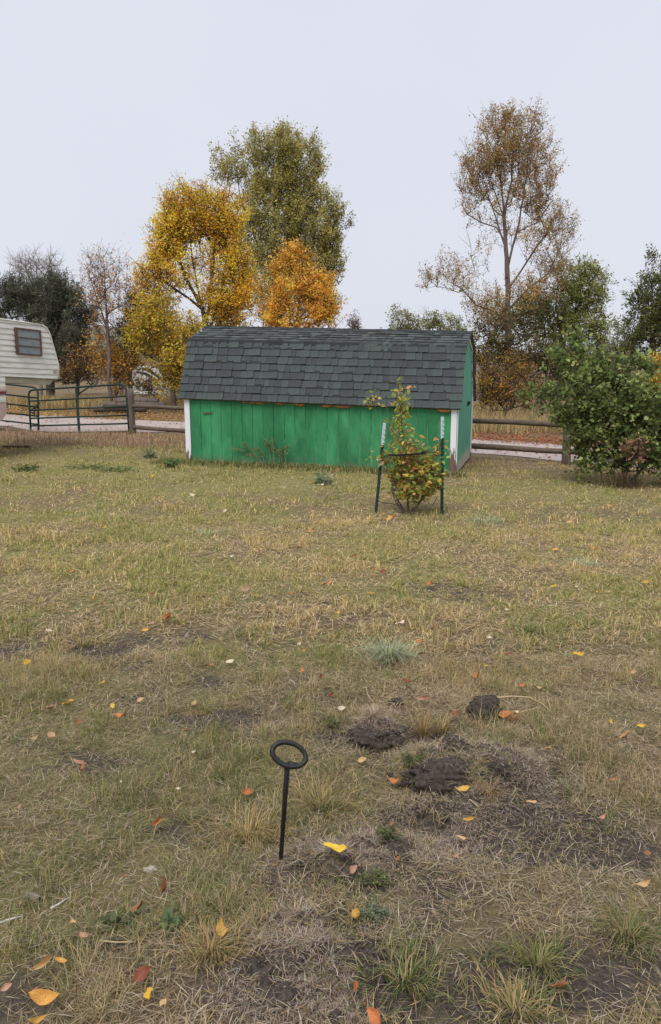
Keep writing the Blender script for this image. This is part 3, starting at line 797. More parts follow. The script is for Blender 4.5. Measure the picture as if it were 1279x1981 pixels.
def tree(name, label, cat, d, stems, ells, natt, nleaf, lsize, cols, spread=.35, bark='bark', depth=.85, r0=.16, group=None, shape='rhomb',
         seed=1, twigs=3, leafless=0.0, clumpvar=.6, up_bias=.6, needle=False, crown_name='crown', rmin=.008, grad=None, on_ground=True, tone=.35, tup=.5, jit=.32):
    r = np.random.default_rng(seed)
    pts, par, isst = [], [], []
    for si, st in enumerate(stems):
        last = -1
        st3 = []
        for k, q in enumerate(st):
            p = np.array(P(q[0], q[1], d + (q[2] if len(q) > 2 else 0)))
            if k == 0 and si == 0 and on_ground: p[2] = gz(p[0], p[1]) - .05
            st3.append(p)
        if si > 0:      # joins the nearest node already there
            dd = [np.linalg.norm(st3[0]-x) for x in pts]; last = int(np.argmin(dd)); st3 = st3[1:]
        prev = pts[last] if last >= 0 else None
        for p in st3:
            if prev is not None:
                L = np.linalg.norm(p-prev); ns = max(1, int(L/.45))
                for k in range(1, ns+1):
                    pts.append(prev+(p-prev)*k/ns + r.normal(size=3)*.02*(k < ns)); par.append(last); isst.append(1); last = len(pts)-1
            else: pts.append(p); par.append(-1); isst.append(1); last = len(pts)-1
            prev = p
    base = pts[0].copy()
    sc_ = d/FPX
    tot = sum(e[2]*e[3]*(e[4] if len(e) > 4 else 1) for e in ells)
    att = []; attw = []
    for e in ells:
        n = max(3, int(natt*e[2]*e[3]*(e[4] if len(e) > 4 else 1)/tot))
        c = np.array(P(e[0], e[1], d))
        v = r.normal(size=(n, 3)); v /= np.linalg.norm(v, axis=1, keepdims=True); v *= r.random((n, 1))**(1/2.8)
        rad = np.array([e[2]*sc_, min(e[2], e[3])*sc_*depth*1.1, e[3]*sc_])
        att.append(c + v*rad)
    att = np.concatenate(att); att[:, 2] -= .4*spread*min(tup, 1.5)
    att = att[att[:, 2] > base[2]+.25]
    order = np.argsort(np.linalg.norm(att-base, axis=1)*1.0)
    plen = [0.0]
    for i in range(1, len(pts)): plen.append(plen[par[i]]+np.linalg.norm(pts[i]-pts[par[i]]))
    PT = np.zeros((len(pts)+len(att)*3+5, 3)); PT[:len(pts)] = pts; PL = np.zeros(len(PT)); PL[:len(pts)] = plen; n = len(pts)
    ends = []
    for ai in order:
        p = att[ai]; D = PT[:n]-p; dist = np.linalg.norm(D, axis=1)
        rise = D[:, 2]     # node above the point is bad
        cost = dist*(1+up_bias*np.clip(rise/(dist+1e-6)+.35, 0, 2)) + .18*PL[:n]*0.3
        j = int(np.argmin(cost)); q = PT[j]
        dv_ = p-q; L = np.linalg.norm(dv_)
        if L > .7:
            mid_ = q+dv_*.5+r.normal(size=3)*L*.06+np.array([0, 0, -.05*L]); PT[n] = mid_; par.append(j); PL[n] = PL[j]+L*.5; j = n; n += 1
        PT[n] = p; par.append(j); PL[n] = PL[j]+np.linalg.norm(p-PT[j]); ends.append(n); n += 1
    PT = PT[:n]; PL = PL[:n]; par_ = np.array(par)
    # pipe-model radii
    acc = np.zeros(n); kids = np.zeros(n, int)
    for i in range(n-1, 0, -1): pass
    w_ = np.zeros(n); w_[ends] += 1.0
    for i in np.argsort(-PL):
        if par_[i] >= 0: w_[par_[i]] += w_[i]
    rad = r0*(np.maximum(w_, .5)/max(w_[0], 1))**.56; rad = np.maximum(rad, rmin)
    e = np.arange(n)[par_ >= 0]
    A = PT[par_[e]]; B = PT[e]; rb = rad[e]; ra = np.minimum(rad[par_[e]], rb*1.35+.004)
    # twigs
    ei = np.array(ends)
    k = np.repeat(ei, twigs); tdirs = r.normal(size=(len(k), 3)); tdirs[:, 2] += tup; tdirs /= np.linalg.norm(tdirs, axis=1, keepdims=True)
    TA = PT[k]; TB = TA+tdirs*spread*r.uniform(.7, 1.5, (len(k), 1)); tw = rmin
    A = np.concatenate([A, TA]); B = np.concatenate([B, TB]); ra = np.concatenate([ra, np.full(len(k), tw)]); rb = np.concatenate([rb, np.full(len(k), tw*.5)])
    root = empty(name, tuple(base), label, cat, group)
    V, F = tubes_np(A, B, ra, rb, 6)
    np_mesh('trunk' if cat == 'tree' else 'stems', V, F, M[bark], parent=root, smooth=True)
    # leaves along the twigs and round the branch ends
    wgt = np.exp(clumpvar*r.normal(size=len(ei))); wgt *= (r.random(len(ei)) > leafless)
    if wgt.sum() > 0 and nleaf:
        ci = r.choice(len(ei), nleaf, p=wgt/wgt.sum())
        tsel = ci*twigs + r.integers(0, twigs, nleaf); u = r.random((nleaf, 1))**.7
        pos = TA[tsel]*(1-u)+TB[tsel]*u + r.normal(size=(nleaf, 3))*spread*jit
        ct = np.exp(tone*r.normal(size=(len(ei), 1))*.6)[ci]           # whole clumps differ a little in colour
        C = pick_cols(nleaf, cols, r)*np.clip(ct, .55, 1.5)
        if grad is not None:
            g_ = grad(pos, base)[:, None]; C2_ = pick_cols(nleaf, cols_alt[name+label], r) if (name+label) in cols_alt else C
            C = np.where(r.random((nleaf, 1)) < g_, C2_, C)
        C = np.clip(C, .004, .95)
        if needle:
            nd = r.normal(size=(nleaf, 3)); nd[:, 2] += .4; nd /= np.linalg.norm(nd, axis=1, keepdims=True)
            sd = np.cross(nd, r.normal(size=(nleaf, 3))); sd /= np.linalg.norm(sd, axis=1, keepdims=True)
            s = (lsize*r.uniform(.7, 1.3, nleaf))[:, None]
            V = np.stack([pos-sd*s*.09, pos+sd*s*.09, pos+nd*s], 1).reshape(-1, 3); F = np.arange(3*nleaf).reshape(-1, 3); C = np.repeat(C, 3, 0)
        else:
            V, F, C = leaves_np(pos, lsize*r.uniform(.45, 1.45, nleaf), C, shape, r=r)
        np_mesh(crown_name, V, F, M['leaf'], colors=C, parent=root)
    return root
cols_alt = {}
YEL = [((.93, .57, .065), 3), ((.91, .49, .06), 2.4), ((.88, .63, .11), 1.3), ((.60, .48, .09), .5)]
YELG = [((.64, .50, .08), 2), ((.72, .48, .06), 2), ((.42, .40, .08), 1.2), ((.5, .32, .05), .7)]
ORG = [((.94, .52, .08), 3), ((.93, .45, .10), 2), ((.90, .60, .13), 1.5), ((.75, .38, .10), .5)]
OLV = [((.45, .41, .13), 3), ((.39, .37, .12), 2), ((.52, .44, .15), 1.5), ((.46, .33, .13), .5)]
BRN = [((.47, .33, .12), 3), ((.50, .29, .14), 2.4), ((.42, .34, .11), 2.0), ((.56, .37, .22), .8)]
DKG = [((.12, .14, .048), 3), ((.16, .18, .06), 2), ((.09, .105, .042), 1.5), ((.24, .19, .06), .4)]
GRN = [((.20, .25, .078), 3), ((.15, .20, .065), 2), ((.28, .32, .11), 1.5), ((.36, .38, .16), .3)]
PIN = [((.13, .145, .10), 3), ((.18, .18, .12), 1.5), ((.095, .105, .08), 2), ((.2, .15, .1), .5)]
GLD = [((.48, .29, .06), 3), ((.38, .21, .06), 2), ((.28, .22, .06), 1.5)]

tree('pine_tree', 'dark needled pine tree with rounded clumped crown behind the camper', 'tree', 30,
     [[(95, 742), (97, 690), (100, 620), (96, 560)], [(98, 670), (60, 600), (40, 560)], [(98, 660), (140, 590), (150, 550)], [(97, 690), (30, 640), (5, 560)]],
     [(115, 566, 34, 32), (45, 572, 34, 34), (140, 610, 42, 48), (90, 600, 45, 40), (100, 660, 75, 50), (15, 610, 40, 60), (80, 560, 30, 24, .5), (150, 690, 30, 40, .7)],
     260, 46000, .17, PIN, spread=.46, clumpvar=.8, jit=.22, tup=.8, bark='bark_dark', r0=.17, needle=True, seed=11, tone=.5)
tree('pine_tree', 'small blue-green conifer showing between the bare tree and the yellow tree', 'tree', 33,
     [[(250, 745), (250, 640), (252, 590)]], [(250, 640, 24, 45), (262, 600, 20, 35), (245, 680, 28, 35)], 120, 9000, .17, [((.05, .07, .055), 2), ((.07, .09, .07), 1)], spread=.25, bark='bark_dark', r0=.1, needle=True, seed=12)
tree('bare_tree', 'leafless grey-twigged tree rising above the dark pine', 'tree', 36,
     [[(75, 750), (75, 640), (73, 560), (70, 500)], [(74, 580), (50, 520), (35, 495)], [(74, 570), (95, 515), (105, 492)]],
     [(70, 515, 40, 32), (40, 520, 24, 25), (100, 515, 18, 25), (75, 560, 40, 35)], 220, 0, .05, PIN, spread=.5, bark='bark_grey', r0=.09, seed=13, twigs=4, rmin=.006, up_bias=1.2)
tree('half_bare_tree', 'slender half-bare tree with sparse orange leaves behind the pipe gate', 'tree', 25,
     [[(213, 752), (212, 700), (208, 640), (205, 580), (201, 520), (199, 480)], [(208, 640), (190, 585), (175, 540), (165, 500)], [(206, 600), (225, 550), (235, 515)], [(209, 655), (180, 600), (152, 570)]],
     [(200, 510, 40, 34), (175, 540, 26, 45), (232, 545, 22, 42), (205, 570, 42, 45), (205, 610, 40, 25, .5)],
     210, 1500, .07, [((.66, .34, .09), 2), ((.6, .28, .14), 2), ((.7, .44, .09), 1)], spread=.42, r0=.060, seed=14, twigs=3, leafless=.4, bark='bark', rmin=.0045, up_bias=1.2)
tree('yellow_bush', 'low amber bush at the foot of the slender half-bare tree', 'bush', 26,
     [[(225, 770), (224, 730), (222, 700)], [(224, 745), (200, 700), (195, 670)], [(224, 745), (250, 700)]],
     [(205, 690, 38, 32), (240, 710, 40, 30), (190, 660, 26, 24, .8), (225, 735, 40, 18)], 120, 2700, .08, [((.66, .38, .07), 3), ((.58, .29, .06), 2), ((.5, .35, .08), 1)], spread=.38, r0=.05, seed=15, jit=.2, clumpvar=.9)
tree('dry_bush', 'thin straw-brown bush in front of the white travel trailer', 'bush', 30,
     [[(288, 775), (288, 755), (286, 735)], [(288, 760), (270, 742)], [(288, 760), (306, 742)]], [(272, 745, 20, 12), (300, 748, 24, 12), (286, 738, 24, 10)], 90, 520, .08, [((.42, .31, .13), 2), ((.33, .22, .09), 2), ((.55, .36, .08), 1)], spread=.32, r0=.03, seed=36, jit=.2, clumpvar=.9)
tree('amber_bush', 'russet-leaved thicket below the dark pine tree', 'bush', 28.5,
     [[(150, 775), (150, 740), (150, 700)], [(150, 750), (120, 710)], [(150, 750), (178, 700)]],
     [(150, 700, 34, 36), (125, 720, 24, 22), (178, 715, 20, 30)], 130, 1700, .08, [((.42, .22, .07), 2), ((.26, .17, .06), 2), ((.5, .3, .08), 1)], spread=.38, r0=.05, seed=16, bark='bark_dark', jit=.2, clumpvar=.9)
tree('yellow_tree', 'tall golden yellow tree with dark forking stems behind the shed', 'tree', 28,
     [[(405, 745), (403, 680), (398, 630), (385, 570), (372, 500), (366, 430), (372, 385)], [(400, 640), (408, 560), (415, 480), (425, 410)], [(400, 645), (425, 580), (440, 500), (440, 440)],
      [(396, 610), (360, 540), (335, 470), (320, 430)], [(390, 590), (340, 560), (300, 530)], [(400, 690), (350, 660), (300, 640)], [(403, 655), (455, 590), (470, 530)]],
     [(370, 408, 60, 54, 1.5), (325, 450, 38, 50, 1.2), (432, 430, 38, 66, 1.3), (462, 520, 24, 70, 1.1), (300, 545, 42, 55, 1.1), (285, 620, 36, 45, 1.0), (320, 660, 70, 55, 1.0), (450, 600, 46, 52, 1.1), (385, 520, 75, 50, .5), (420, 590, 40, 45, .6), (310, 495, 22, 24, .8)],
     1000, 62000, .080, YEL, spread=.48, bark='bark_dark', r0=.17, seed=17, clumpvar=.7, tup=1.2, jit=.2, tone=.45)
tree('understory_tree', 'yellow-green tree crowding the left end of the shed roof', 'tree', 25.5,
     [[(335, 775), (335, 720), (330, 670), (328, 640)], [(335, 740), (300, 690), (280, 650)], [(335, 740), (365, 690)]],
     [(350, 680, 36, 48), (340, 720, 32, 28), (300, 640, 45, 34), (310, 600, 40, 30, .6), (375, 640, 28, 36, .7), (270, 660, 22, 22, .6), (340, 745, 28, 22, .8)], 260, 15000, .08, YELG, spread=.38, r0=.10, seed=18, tup=.8, jit=.2, clumpvar=.8)
tree('cottonwood_tree', 'tall broad olive-green tree behind the golden one', 'tree', 40,
     [[(540, 745), (540, 640), (538, 560), (535, 480), (530, 400), (530, 320), (528, 265)], [(538, 560), (500, 480), (465, 380), (455, 300)], [(538, 540), (580, 450), (600, 360)], [(538, 580), (610, 510), (645, 440)]],
     [(535, 320, 66, 75, 1.2), (580, 340, 48, 76), (600, 430, 58, 80, 1.1), (520, 430, 75, 90, 1.2), (450, 310, 46, 40, .6), (430, 330, 32, 25, .35), (620, 500, 40, 80), (540, 540, 80, 80, 1.0), (620, 580, 34, 40, .8), (645, 420, 26, 40, .8), (500, 275, 24, 28, .6), (560, 268, 28, 28, .7), (640, 500, 26, 60, .8), (605, 300, 22, 40, .6)],
     1700, 88000, .105, OLV, spread=.62, bark='bark_dark', r0=.20, seed=19, clumpvar=.5, up_bias=1.2, tone=.4, tup=2.2, jit=.15, twigs=2)
tree('orange_tree', 'bright orange-yellow tree just above the middle of the shed ridge', 'tree', 26,
     [[(565, 770), (565, 680), (562, 620), (560, 560), (562, 500)], [(564, 650), (535, 590), (510, 560)], [(564, 640), (600, 580), (625, 550)], [(564, 630), (585, 560), (590, 520)]],
     [(562, 492, 20, 30, 1.2), (578, 505, 22, 26, .9), (545, 530, 22, 24, .9), (605, 530, 34, 26, 1.0), (570, 575, 50, 36, .8), (620, 575, 30, 34, 1.0), (600, 620, 48, 28, .9), (525, 605, 34, 34, 1.0), (508, 562, 20, 16, .7), (640, 610, 14, 30, .8), (560, 635, 40, 24, .6)],
     210, 24000, .072, ORG, spread=.46, r0=.10, seed=20, clumpvar=.9, depth=.7, tup=1.3, jit=.16, tone=.5)
tree('tall_cottonwood', 'tallest tree, sparse bronze leaves on pale forking stems', 'tree', 36,
     [[(985, 745), (984, 690), (983, 640), (982, 580), (981, 520), (978, 460), (972, 380), (965, 300), (958, 230)], [(982, 520), (1000, 450), (1014, 380), (1022, 300), (1030, 230)],
      [(979, 470), (962, 430), (945, 380), (925, 330)], [(984, 560), (1030, 490), (1065, 440), (1085, 410)], [(983, 600), (1020, 560), (1060, 530), (1090, 470)],
      [(983, 620), (950, 600), (920, 590), (895, 560), (860, 540)], [(978, 450), (960, 440), (930, 430), (905, 415)], [(1000, 450), (1040, 430), (1060, 400)], [(978, 430), (990, 350), (995, 260)], [(975, 420), (950, 350), (940, 270)]],
     [(960, 260, 46, 60, 1.1), (1020, 275, 46, 68, 1.1), (930, 330, 46, 56, 1.1), (1035, 350, 46, 60, 1.1), (985, 310, 50, 55, .9), (985, 220, 26, 20, .7), (1035, 225, 16, 20, .6), (910, 350, 26, 36, .7), (1085, 440, 26, 46, 1.1), (1055, 420, 30, 36, .9), (905, 410, 24, 20, .5), (985, 400, 60, 40, .45), (1060, 500, 40, 40, .5),
      (885, 520, 44, 38, .7), (840, 530, 22, 26, .6), (915, 575, 24, 26, .6), (955, 600, 40, 50, .9), (1030, 560, 46, 40, .9), (1075, 520, 36, 40, .6), (940, 470, 30, 40, .25), (1030, 460, 40, 40, .3)],
     1000, 44000, .078, BRN, spread=.62, bark='bark', r0=.16, seed=21, clumpvar=.7, rmin=.007, twigs=2, tup=1.8, jit=.13, up_bias=1.1)
tree('spreading_tree', 'mid-green rounded tree right of the tallest tree', 'tree', 39,
     [[(1090, 750), (1090, 690), (1085, 640), (1075, 590), (1080, 530)], [(1088, 660), (1115, 600), (1140, 550)], [(1088, 670), (1050, 610), (1030, 580)]],
     [(1110, 540, 50, 46), (1145, 560, 36, 50), (1080, 590, 60, 50), (1150, 620, 34, 46, .8), (1020, 600, 50, 46), (1110, 650, 60, 50), (960, 620, 32, 45, .6), (1170, 680, 20, 34, .6)],
     480, 26000, .11, [((.36, .37, .13), 3), ((.28, .31, .10), 2), ((.21, .24, .08), 1.5), ((.42, .38, .14), .8)], spread=.5, bark='bark_dark', r0=.17, seed=22, clumpvar=.8, tup=.9, jit=.2)
tree('edge_tree', 'dense dark green tree with a broken dead limb, at the right-hand field edge', 'tree', 34,
     [[(1265, 755), (1264, 690), (1262, 620), (1262, 560), (1250, 510), (1268, 495)], [(1264, 650), (1235, 590), (1222, 560)], [(1264, 640), (1295, 580), (1310, 540)]],
     [(1255, 590, 44, 62), (1290, 560, 44, 70), (1240, 650, 40, 52), (1285, 650, 50, 60), (1268, 500, 28, 24, .4), (1225, 570, 14, 26, .4), (1320, 600, 40, 70)],
     400, 23000, .10, DKG+[((.22, .24, .075), 3)], spread=.42, bark='bark_dark', r0=.16, seed=23, tup=.8, jit=.2, clumpvar=.8)
tree('thicket', 'dark leafy thicket between the tallest tree and the green shrub', 'bush', 29,
     [[(1020, 790), (1020, 740), (1020, 690), (1015, 650)], [(1020, 750), (985, 700), (960, 660)], [(1020, 750), (1060, 700), (1070, 660)], [(1020, 760), (940, 720)]],
     [(1020, 680, 54, 58), (965, 690, 42, 52), (1070, 700, 45, 52), (1110, 720, 40, 45), (935, 660, 26, 50, .7), (1000, 620, 48, 30, .7), (1150, 730, 50, 40)], 420, 15000, .09, [((.15, .13, .05), 3), ((.23, .165, .055), 2), ((.10, .10, .045), 2)], spread=.30, bark='bark_dark', r0=.09, seed=24, clumpvar=.5)
tree('golden_bush', 'golden brown bush beyond the fence rails beside the shed gable', 'bush', 25,
     [[(980, 800), (980, 770), (978, 740), (975, 710)], [(980, 785), (940, 740)], [(980, 785), (1015, 745)]],
     [(945, 740, 28, 36), (985, 735, 36, 36), (1025, 755, 32, 30), (965, 770, 40, 20), (935, 700, 20, 30, .5), (1000, 700, 24, 22, .5)], 220, 5600, .07, GLD, spread=.36, jit=.2, tup=1.0, clumpvar=.9, bark='bark_dark', r0=.05, seed=25)
tree('far_willow', 'pale green bushy tree peeking above the shed ridge', 'tree', 44,
     [[(800, 740), (800, 680), (798, 620)], [(800, 690), (850, 640)], [(800, 690), (760, 640)]],
     [(780, 625, 36, 28), (835, 630, 40, 28), (880, 635, 26, 24), (770, 655, 34, 30), (830, 665, 60, 34), (775, 600, 12, 12, .5)], 260, 9500, .11, [((.32, .32, .11), 2), ((.25, .28, .10), 2), ((.38, .34, .14), 1)], spread=.45, tup=1.0, jit=.2, r0=.16, seed=26, clumpvar=.8)
tree('twiggy_sapling', 'thin nearly leafless sapling showing above the shed ridge', 'tree', 40,
     [[(685, 740), (685, 660), (684, 610)]], [(685, 625, 14, 18)], 40, 260, .09, [((.3, .22, .1), 1)], spread=.25, r0=.04, seed=27, twigs=4)
tree('yellow_bush', 'bright yellow bush beyond the right-hand green shrub', 'bush', 24,
     [[(1290, 800), (1290, 750), (1285, 700)], [(1290, 770), (1310, 720)]], [(1280, 700, 24, 24), (1310, 720, 36, 40), (1275, 740, 22, 26)], 130, 5200, .08, YEL, spread=.2, r0=.05, seed=28)
tree('far_tree', 'pale misty green tree filling the gap left of the dark edge tree', 'tree', 55,
     [[(1195, 735), (1195, 660), (1195, 620)]], [(1195, 650, 26, 40), (1210, 680, 30, 30), (1180, 690, 30, 25)], 130, 4200, .15, [((.2, .21, .09), 2), ((.25, .24, .12), 1)], spread=.4, r0=.15, seed=29)
for i, (x, lab) in enumerate(((150, 'far grey-green tree line tree behind the pine'), (235, 'far hazy tree glimpsed behind the half-bare tree'))):
    tree('far_tree', lab, 'tree', 60, [[(x, 750), (x, 690), (x, 650)]], [(x, 680, 36, 30), (x+20, 700, 30, 30), (x-20, 705, 30, 28)], 120, 4200, .16, [((.17, .17, .12), 2), ((.2, .18, .13), 1)], spread=.45, r0=.15, seed=40+i)

# big green shrub at the right
tree('green_shrub', 'large green currant-like shrub with lobed leaves on the lawn before the fence', 'shrub', 12.5,
     [[(1210, 938), (1208, 900), (1205, 850), (1195, 790), (1190, 720)], [(1209, 915), (1170, 860), (1140, 800), (1120, 740)], [(1208, 915), (1240, 850), (1262, 780), (1270, 720)],
      [(1209, 920), (1150, 870), (1095, 800), (1050, 760), (1015, 748)], [(1209, 925), (1265, 880), (1310, 840)], [(1207, 900), (1160, 780), (1110, 690), (1100, 655)], [(1209, 920), (1180, 900), (1130, 880)]],
     [(1180, 780, 76, 66), (1110, 770, 46, 58), (1245, 790, 62, 70), (1035, 750, 26, 10, .6), (1070, 765, 22, 20, .6), (1102, 695, 30, 36), (1112, 658, 15, 18, .6), (1150, 705, 34, 26, .8), (1190, 712, 34, 28, .8), (1235, 715, 30, 26, .7), (1140, 845, 36, 46), (1215, 850, 56, 46), (1275, 880, 50, 50), (1320, 835, 60, 95), (1160, 890, 34, 26, .9), (1270, 705, 26, 18, .5), (1200, 908, 40, 18, .8), (1265, 922, 40, 20, .9), (1140, 915, 18, 14, .4), (1310, 920, 40, 24)],
     640, 19000, .055, GRN, spread=.24, jit=.2, tup=.8, bark='bark_dark', r0=.045, seed=30, shape='lobed', clumpvar=.7, rmin=.004, depth=1.0, tone=.5)
tree('russet_spray', 'spray of russet dried leaves low in the large green shrub', 'shrub', 12.0,
     [[(1225, 945), (1226, 900), (1225, 870)]], [(1225, 862, 24, 10), (1236, 880, 20, 9)], 26, 200, .060, [((.42, .25, .17), 2), ((.34, .19, .12), 1), ((.22, .22, .08), .7)], spread=.10, bark='bark_dark', r0=.006, seed=31, shape='lobed', rmin=.004)

# ------------------------------------------------------------------ staked young tree
SD = 9.3
tree('staked_sapling', 'young leafy fruit tree with yellowing leaves between two steel posts', 'tree', SD,
     [[(790, 1000), (789, 960), (785, 900), (778, 830), (773, 770), (771, 718)], [(789, 990), (760, 950), (752, 880), (749, 790), (748, 722)], [(789, 970), (805, 900), (797, 830), (796, 780)],
      [(788, 960), (745, 900), (728, 820), (722, 740)], [(787, 930), (830, 890), (842, 850)], [(787, 940), (730, 890), (706, 870), (703, 850)], [(789, 985), (765, 970), (757, 950)], [(789, 985), (820, 960), (842, 930)]],
     [(800, 930, 48, 46, 1.8), (785, 880, 38, 40, 1.3), (775, 820, 22, 42, .7), (773, 760, 12, 40, .45), (830, 900, 26, 30, .6), (792, 980, 38, 18, 1.7), (842, 920, 16, 28, .6), (765, 900, 22, 40, .6), (845, 860, 14, 18, .2), (735, 880, 22, 30, .16), (726, 775, 8, 36, .12)],
     340, 2700, .060, [((.27, .33, .075), 4.6), ((.42, .42, .08), 3.0), ((.66, .45, .10), 2.4), ((.60, .30, .14), 1.1), ((.55, .4, .24), .8)], spread=.085, bark='bark', r0=.022, seed=33, shape='ovate', rmin=.0022, clumpvar=.5, twigs=3, depth=1.0)
def tpost(px0, py0, px1, py1, d0, label):
    b = P(px0, py0, d0); b.z = gz(b.x, b.y); t = P(px1, py1, d0+.02)
    e = empty('steel_post', b, label, 'post', 'steel posts staking the young tree')
    ax = (t-b).normalized(); L = (t-b).length; x = Vector((1, 0, 0)); x = (x-ax*x.dot(ax)).normalized(); y = ax.cross(x)
    b2 = b-ax*.1
    def tee(k0, k1, mat, nm, gr=0):
        m = MB(); o = b2+ax*k0; hh = ax*(k1-k0)
        m.box(o-x*(.018+gr)+y*.008, x*(.036+2*gr), y*-(.006+gr), hh); m.box(o-x*.003+y*.0085, x*.006, y*.03, hh); return m.build(nm, mat, e)
    cut = L+.1-.27
    tee(0, cut, M['tpost'], 'shaft'); tee(cut+.001, L+.1, M['tpost_white'], 'painted_top')
    k = .14; m = MB(); mw = MB()
    while k < L+.05:
        (m if k < cut else mw).box(b2+ax*k-x*.002+y*.003, x*.026, y*-.012, ax*.016); k += .055
    tag(m.build('studs', M['tpost'], e), kind='stuff'); tag(mw.build('upper_studs', M['tpost_white'], e), kind='stuff')
    return e, b, t
tpA, a0, a1 = tpost(727, 1000, 744, 818, SD, 'leaning dark steel stake with white top beside the young tree')
tpB, b0_, b1 = tpost(855, 992, 856, 806, SD-.05, 'upright dark steel stake with white top beside the young tree')
st = empty('tree_tie', P(790, 880, SD-.1), 'black strap looped round the young tree and tied toward the stakes', 'strap')
pts = [P(752, 880, SD-.22), P(770, 881, SD-.30), P(795, 879, SD-.30), P(815, 878, SD-.25), P(829, 873, SD-.1)]
m = MB()
for p, q in zip(pts, pts[1:]): m.add([p-Vector((0, 0, .012)), q-Vector((0, 0, .012)), q+Vector((0, 0, .012)), p+Vector((0, 0, .012)), p+Vector((0, .006, -.012)), q+Vector((0, .006, -.012)), q+Vector((0, .006, .012)), p+Vector((0, .006, .012))], [(0, 1, 2, 3), (7, 6, 5, 4), (3, 2, 6, 7), (0, 4, 5, 1)])
m.build('strap', M['strap'], st)
MB().tube([a0.lerp(a1, .62), P(752, 880, SD-.22)], .006, 6).build('cord', M['wire'], st)
MB().tube([b0_.lerp(b1, .62), P(829, 873, SD-.1)], .006, 6).build('cord', M['wire'], st)
for i, pl in enumerate((((846, 962), (838, 976), (828, 990), (815, 998), (800, 1000)), ((735, 970), (745, 973), (757, 974), (770, 978)))):
    m = MB(); m.tube([P(x, y, SD-.12) for x, y in pl], .005, 5)
    tag(m.build('wire_loop', M['wire'], None), ('bent wire trailing from the upright steel stake', 'bent wire trailing from the leaning steel stake')[i], 'wire')

# ------------------------------------------------------------------ iron rod with ring handle
rb = G(543, 1664); 
a = (CX-0); 
dp = (rb-Vector((0, 0, CAMZ))).dot(Vector((0, CP, -SP)))
rod = empty('iron_stake', rb, 'black iron stake with an oval ring handle, pushed into the soil', 'stake')
top = P(556, 1482, dp*.915)
MB().tube([rb-(top-rb)*.12, rb, rb.lerp(top, .5), top], [.0068, .0072, .0078, .0086], 10).build('shaft', M['iron'], rod)
c = P(559.5, 1459.5, dp*.905); ctop = P(556, 1474, dp*.905)
uu = Vector((1, 0.05, -.30)).normalized(); vv = Vector((.1, .55, .85)).normalized()
sc1 = dp*.905/FPX
m = MB(); m.tube([c+uu*math.cos(t)*33.5*sc1+vv*math.sin(t)*21.5*sc1 for t in np.linspace(0, 2*math.pi, 36, endpoint=False)], .0078, 10, closed=True); m.build('ring', M['iron'], rod)
MB().tube([top-(top-rb)*.02, top, P(560, 1477, dp*.907), P(575, 1481, dp*.906)], [.0086, .0088, .008, .0072], 10).build('weld_bend', M['iron'], rod)

# ------------------------------------------------------------------ clods and stones
LUMPS = []
def lump(name, px, py, rx, ry, rz, label, cat, mat, seed, rough=.25, group=None, sink=.35, flat=1.0):
    g = G(px, py); r = np.random.default_rng(seed)
    n1, n2 = 64, 42; vs, fs = [], []
    cp = r.normal(size=(60, 3)); cp /= np.linalg.norm(cp, axis=1, keepdims=True); cr = r.uniform(.2, .5, 60)
    cq = r.normal(size=(320, 3)); cq /= np.linalg.norm(cq, axis=1, keepdims=True); cs_ = r.uniform(.07, .17, 320)
    for i in range(n2+1):
        th = math.pi*i/n2
        for j in range(n1):
            ph = 2*math.pi*j/n1
            d = np.array([math.sin(th)*math.cos(ph), math.sin(th)*math.sin(ph), math.cos(th)])
            k = 1 + rough*(vn(d[0]*2+seed+5, d[1]*2+d[2]*1.7, .9, seed)-.5)*1.6 + rough*.6*(vn(d[0]*5+9, d[1]*5+d[2]*4.3, .9, seed+3)-.5) + .2*rough*(vn(d[0]*9+9, d[1]*9+d[2]*8.3, .9, seed+5)-.5)
            cb = np.sqrt(np.maximum(0, cr**2-((cp-d)**2).sum(1))).max(); cc_ = np.sqrt(np.maximum(0, cs_**2-((cq-d)**2).sum(1))).max()
            k = .72*k + (.35+.9*rough)*cb*(.6 if name != 'flat_stone' else .2) + (.5+.6*rough)*cc_*(1 if name != 'flat_stone' else .2)
            v = d*k
            vs.append((g.x+v[0]*rx, g.y+v[1]*ry, g.z+v[2]*rz*flat + rz*(1-sink*2)))
    for i in range(n2):
        for j in range(n1):
            fs.append((i*n1+j, (i+1)*n1+j, (i+1)*n1+(j+1) % n1, i*n1+(j+1) % n1))
    if name != 'flat_stone': LUMPS.append((np.array(vs), seed))
    o = np_mesh(name, vs, fs, mat, smooth=False); return tag(o, label, cat, group)
lump('soil_clod', 938, 1388, .098, .085, .082, 'rounded dark clod of soil sitting on the dug ground', 'clod', M['clod'], 3, .16, sink=.27)
lump('soil_clod', 766, 1362, .042, .035, .026, 'small dark clod behind the sod lump', 'clod', M['clod'], 4)
lump('soil_clod', 872, 1500, .24, .085, .075, 'wide crumbling bank of dug dark soil under the straw tuft', 'clod', M['clod'], 5, .32, sink=.56)
lump('soil_clod', 965, 1490, .055, .045, .045, 'grey clod at the right end of the dug bank', 'clod', M['clod'], 6, .35, sink=.45)
lump('sod_lump', 726, 1428, .12, .08, .07, 'upturned lump of sod with dead roots on top', 'sod', M['clod'], 7, .5, sink=.5)
lump('flat_stone', 292, 1683, .032, .018, .012, 'flat pale stone chip lying in the grass', 'stone', M['stone'], 8, .4)
lump('flat_stone', 485, 1758, .016, .010, .006, 'thin white stone sliver near the iron stake', 'stone', M['stone'], 9, .4)
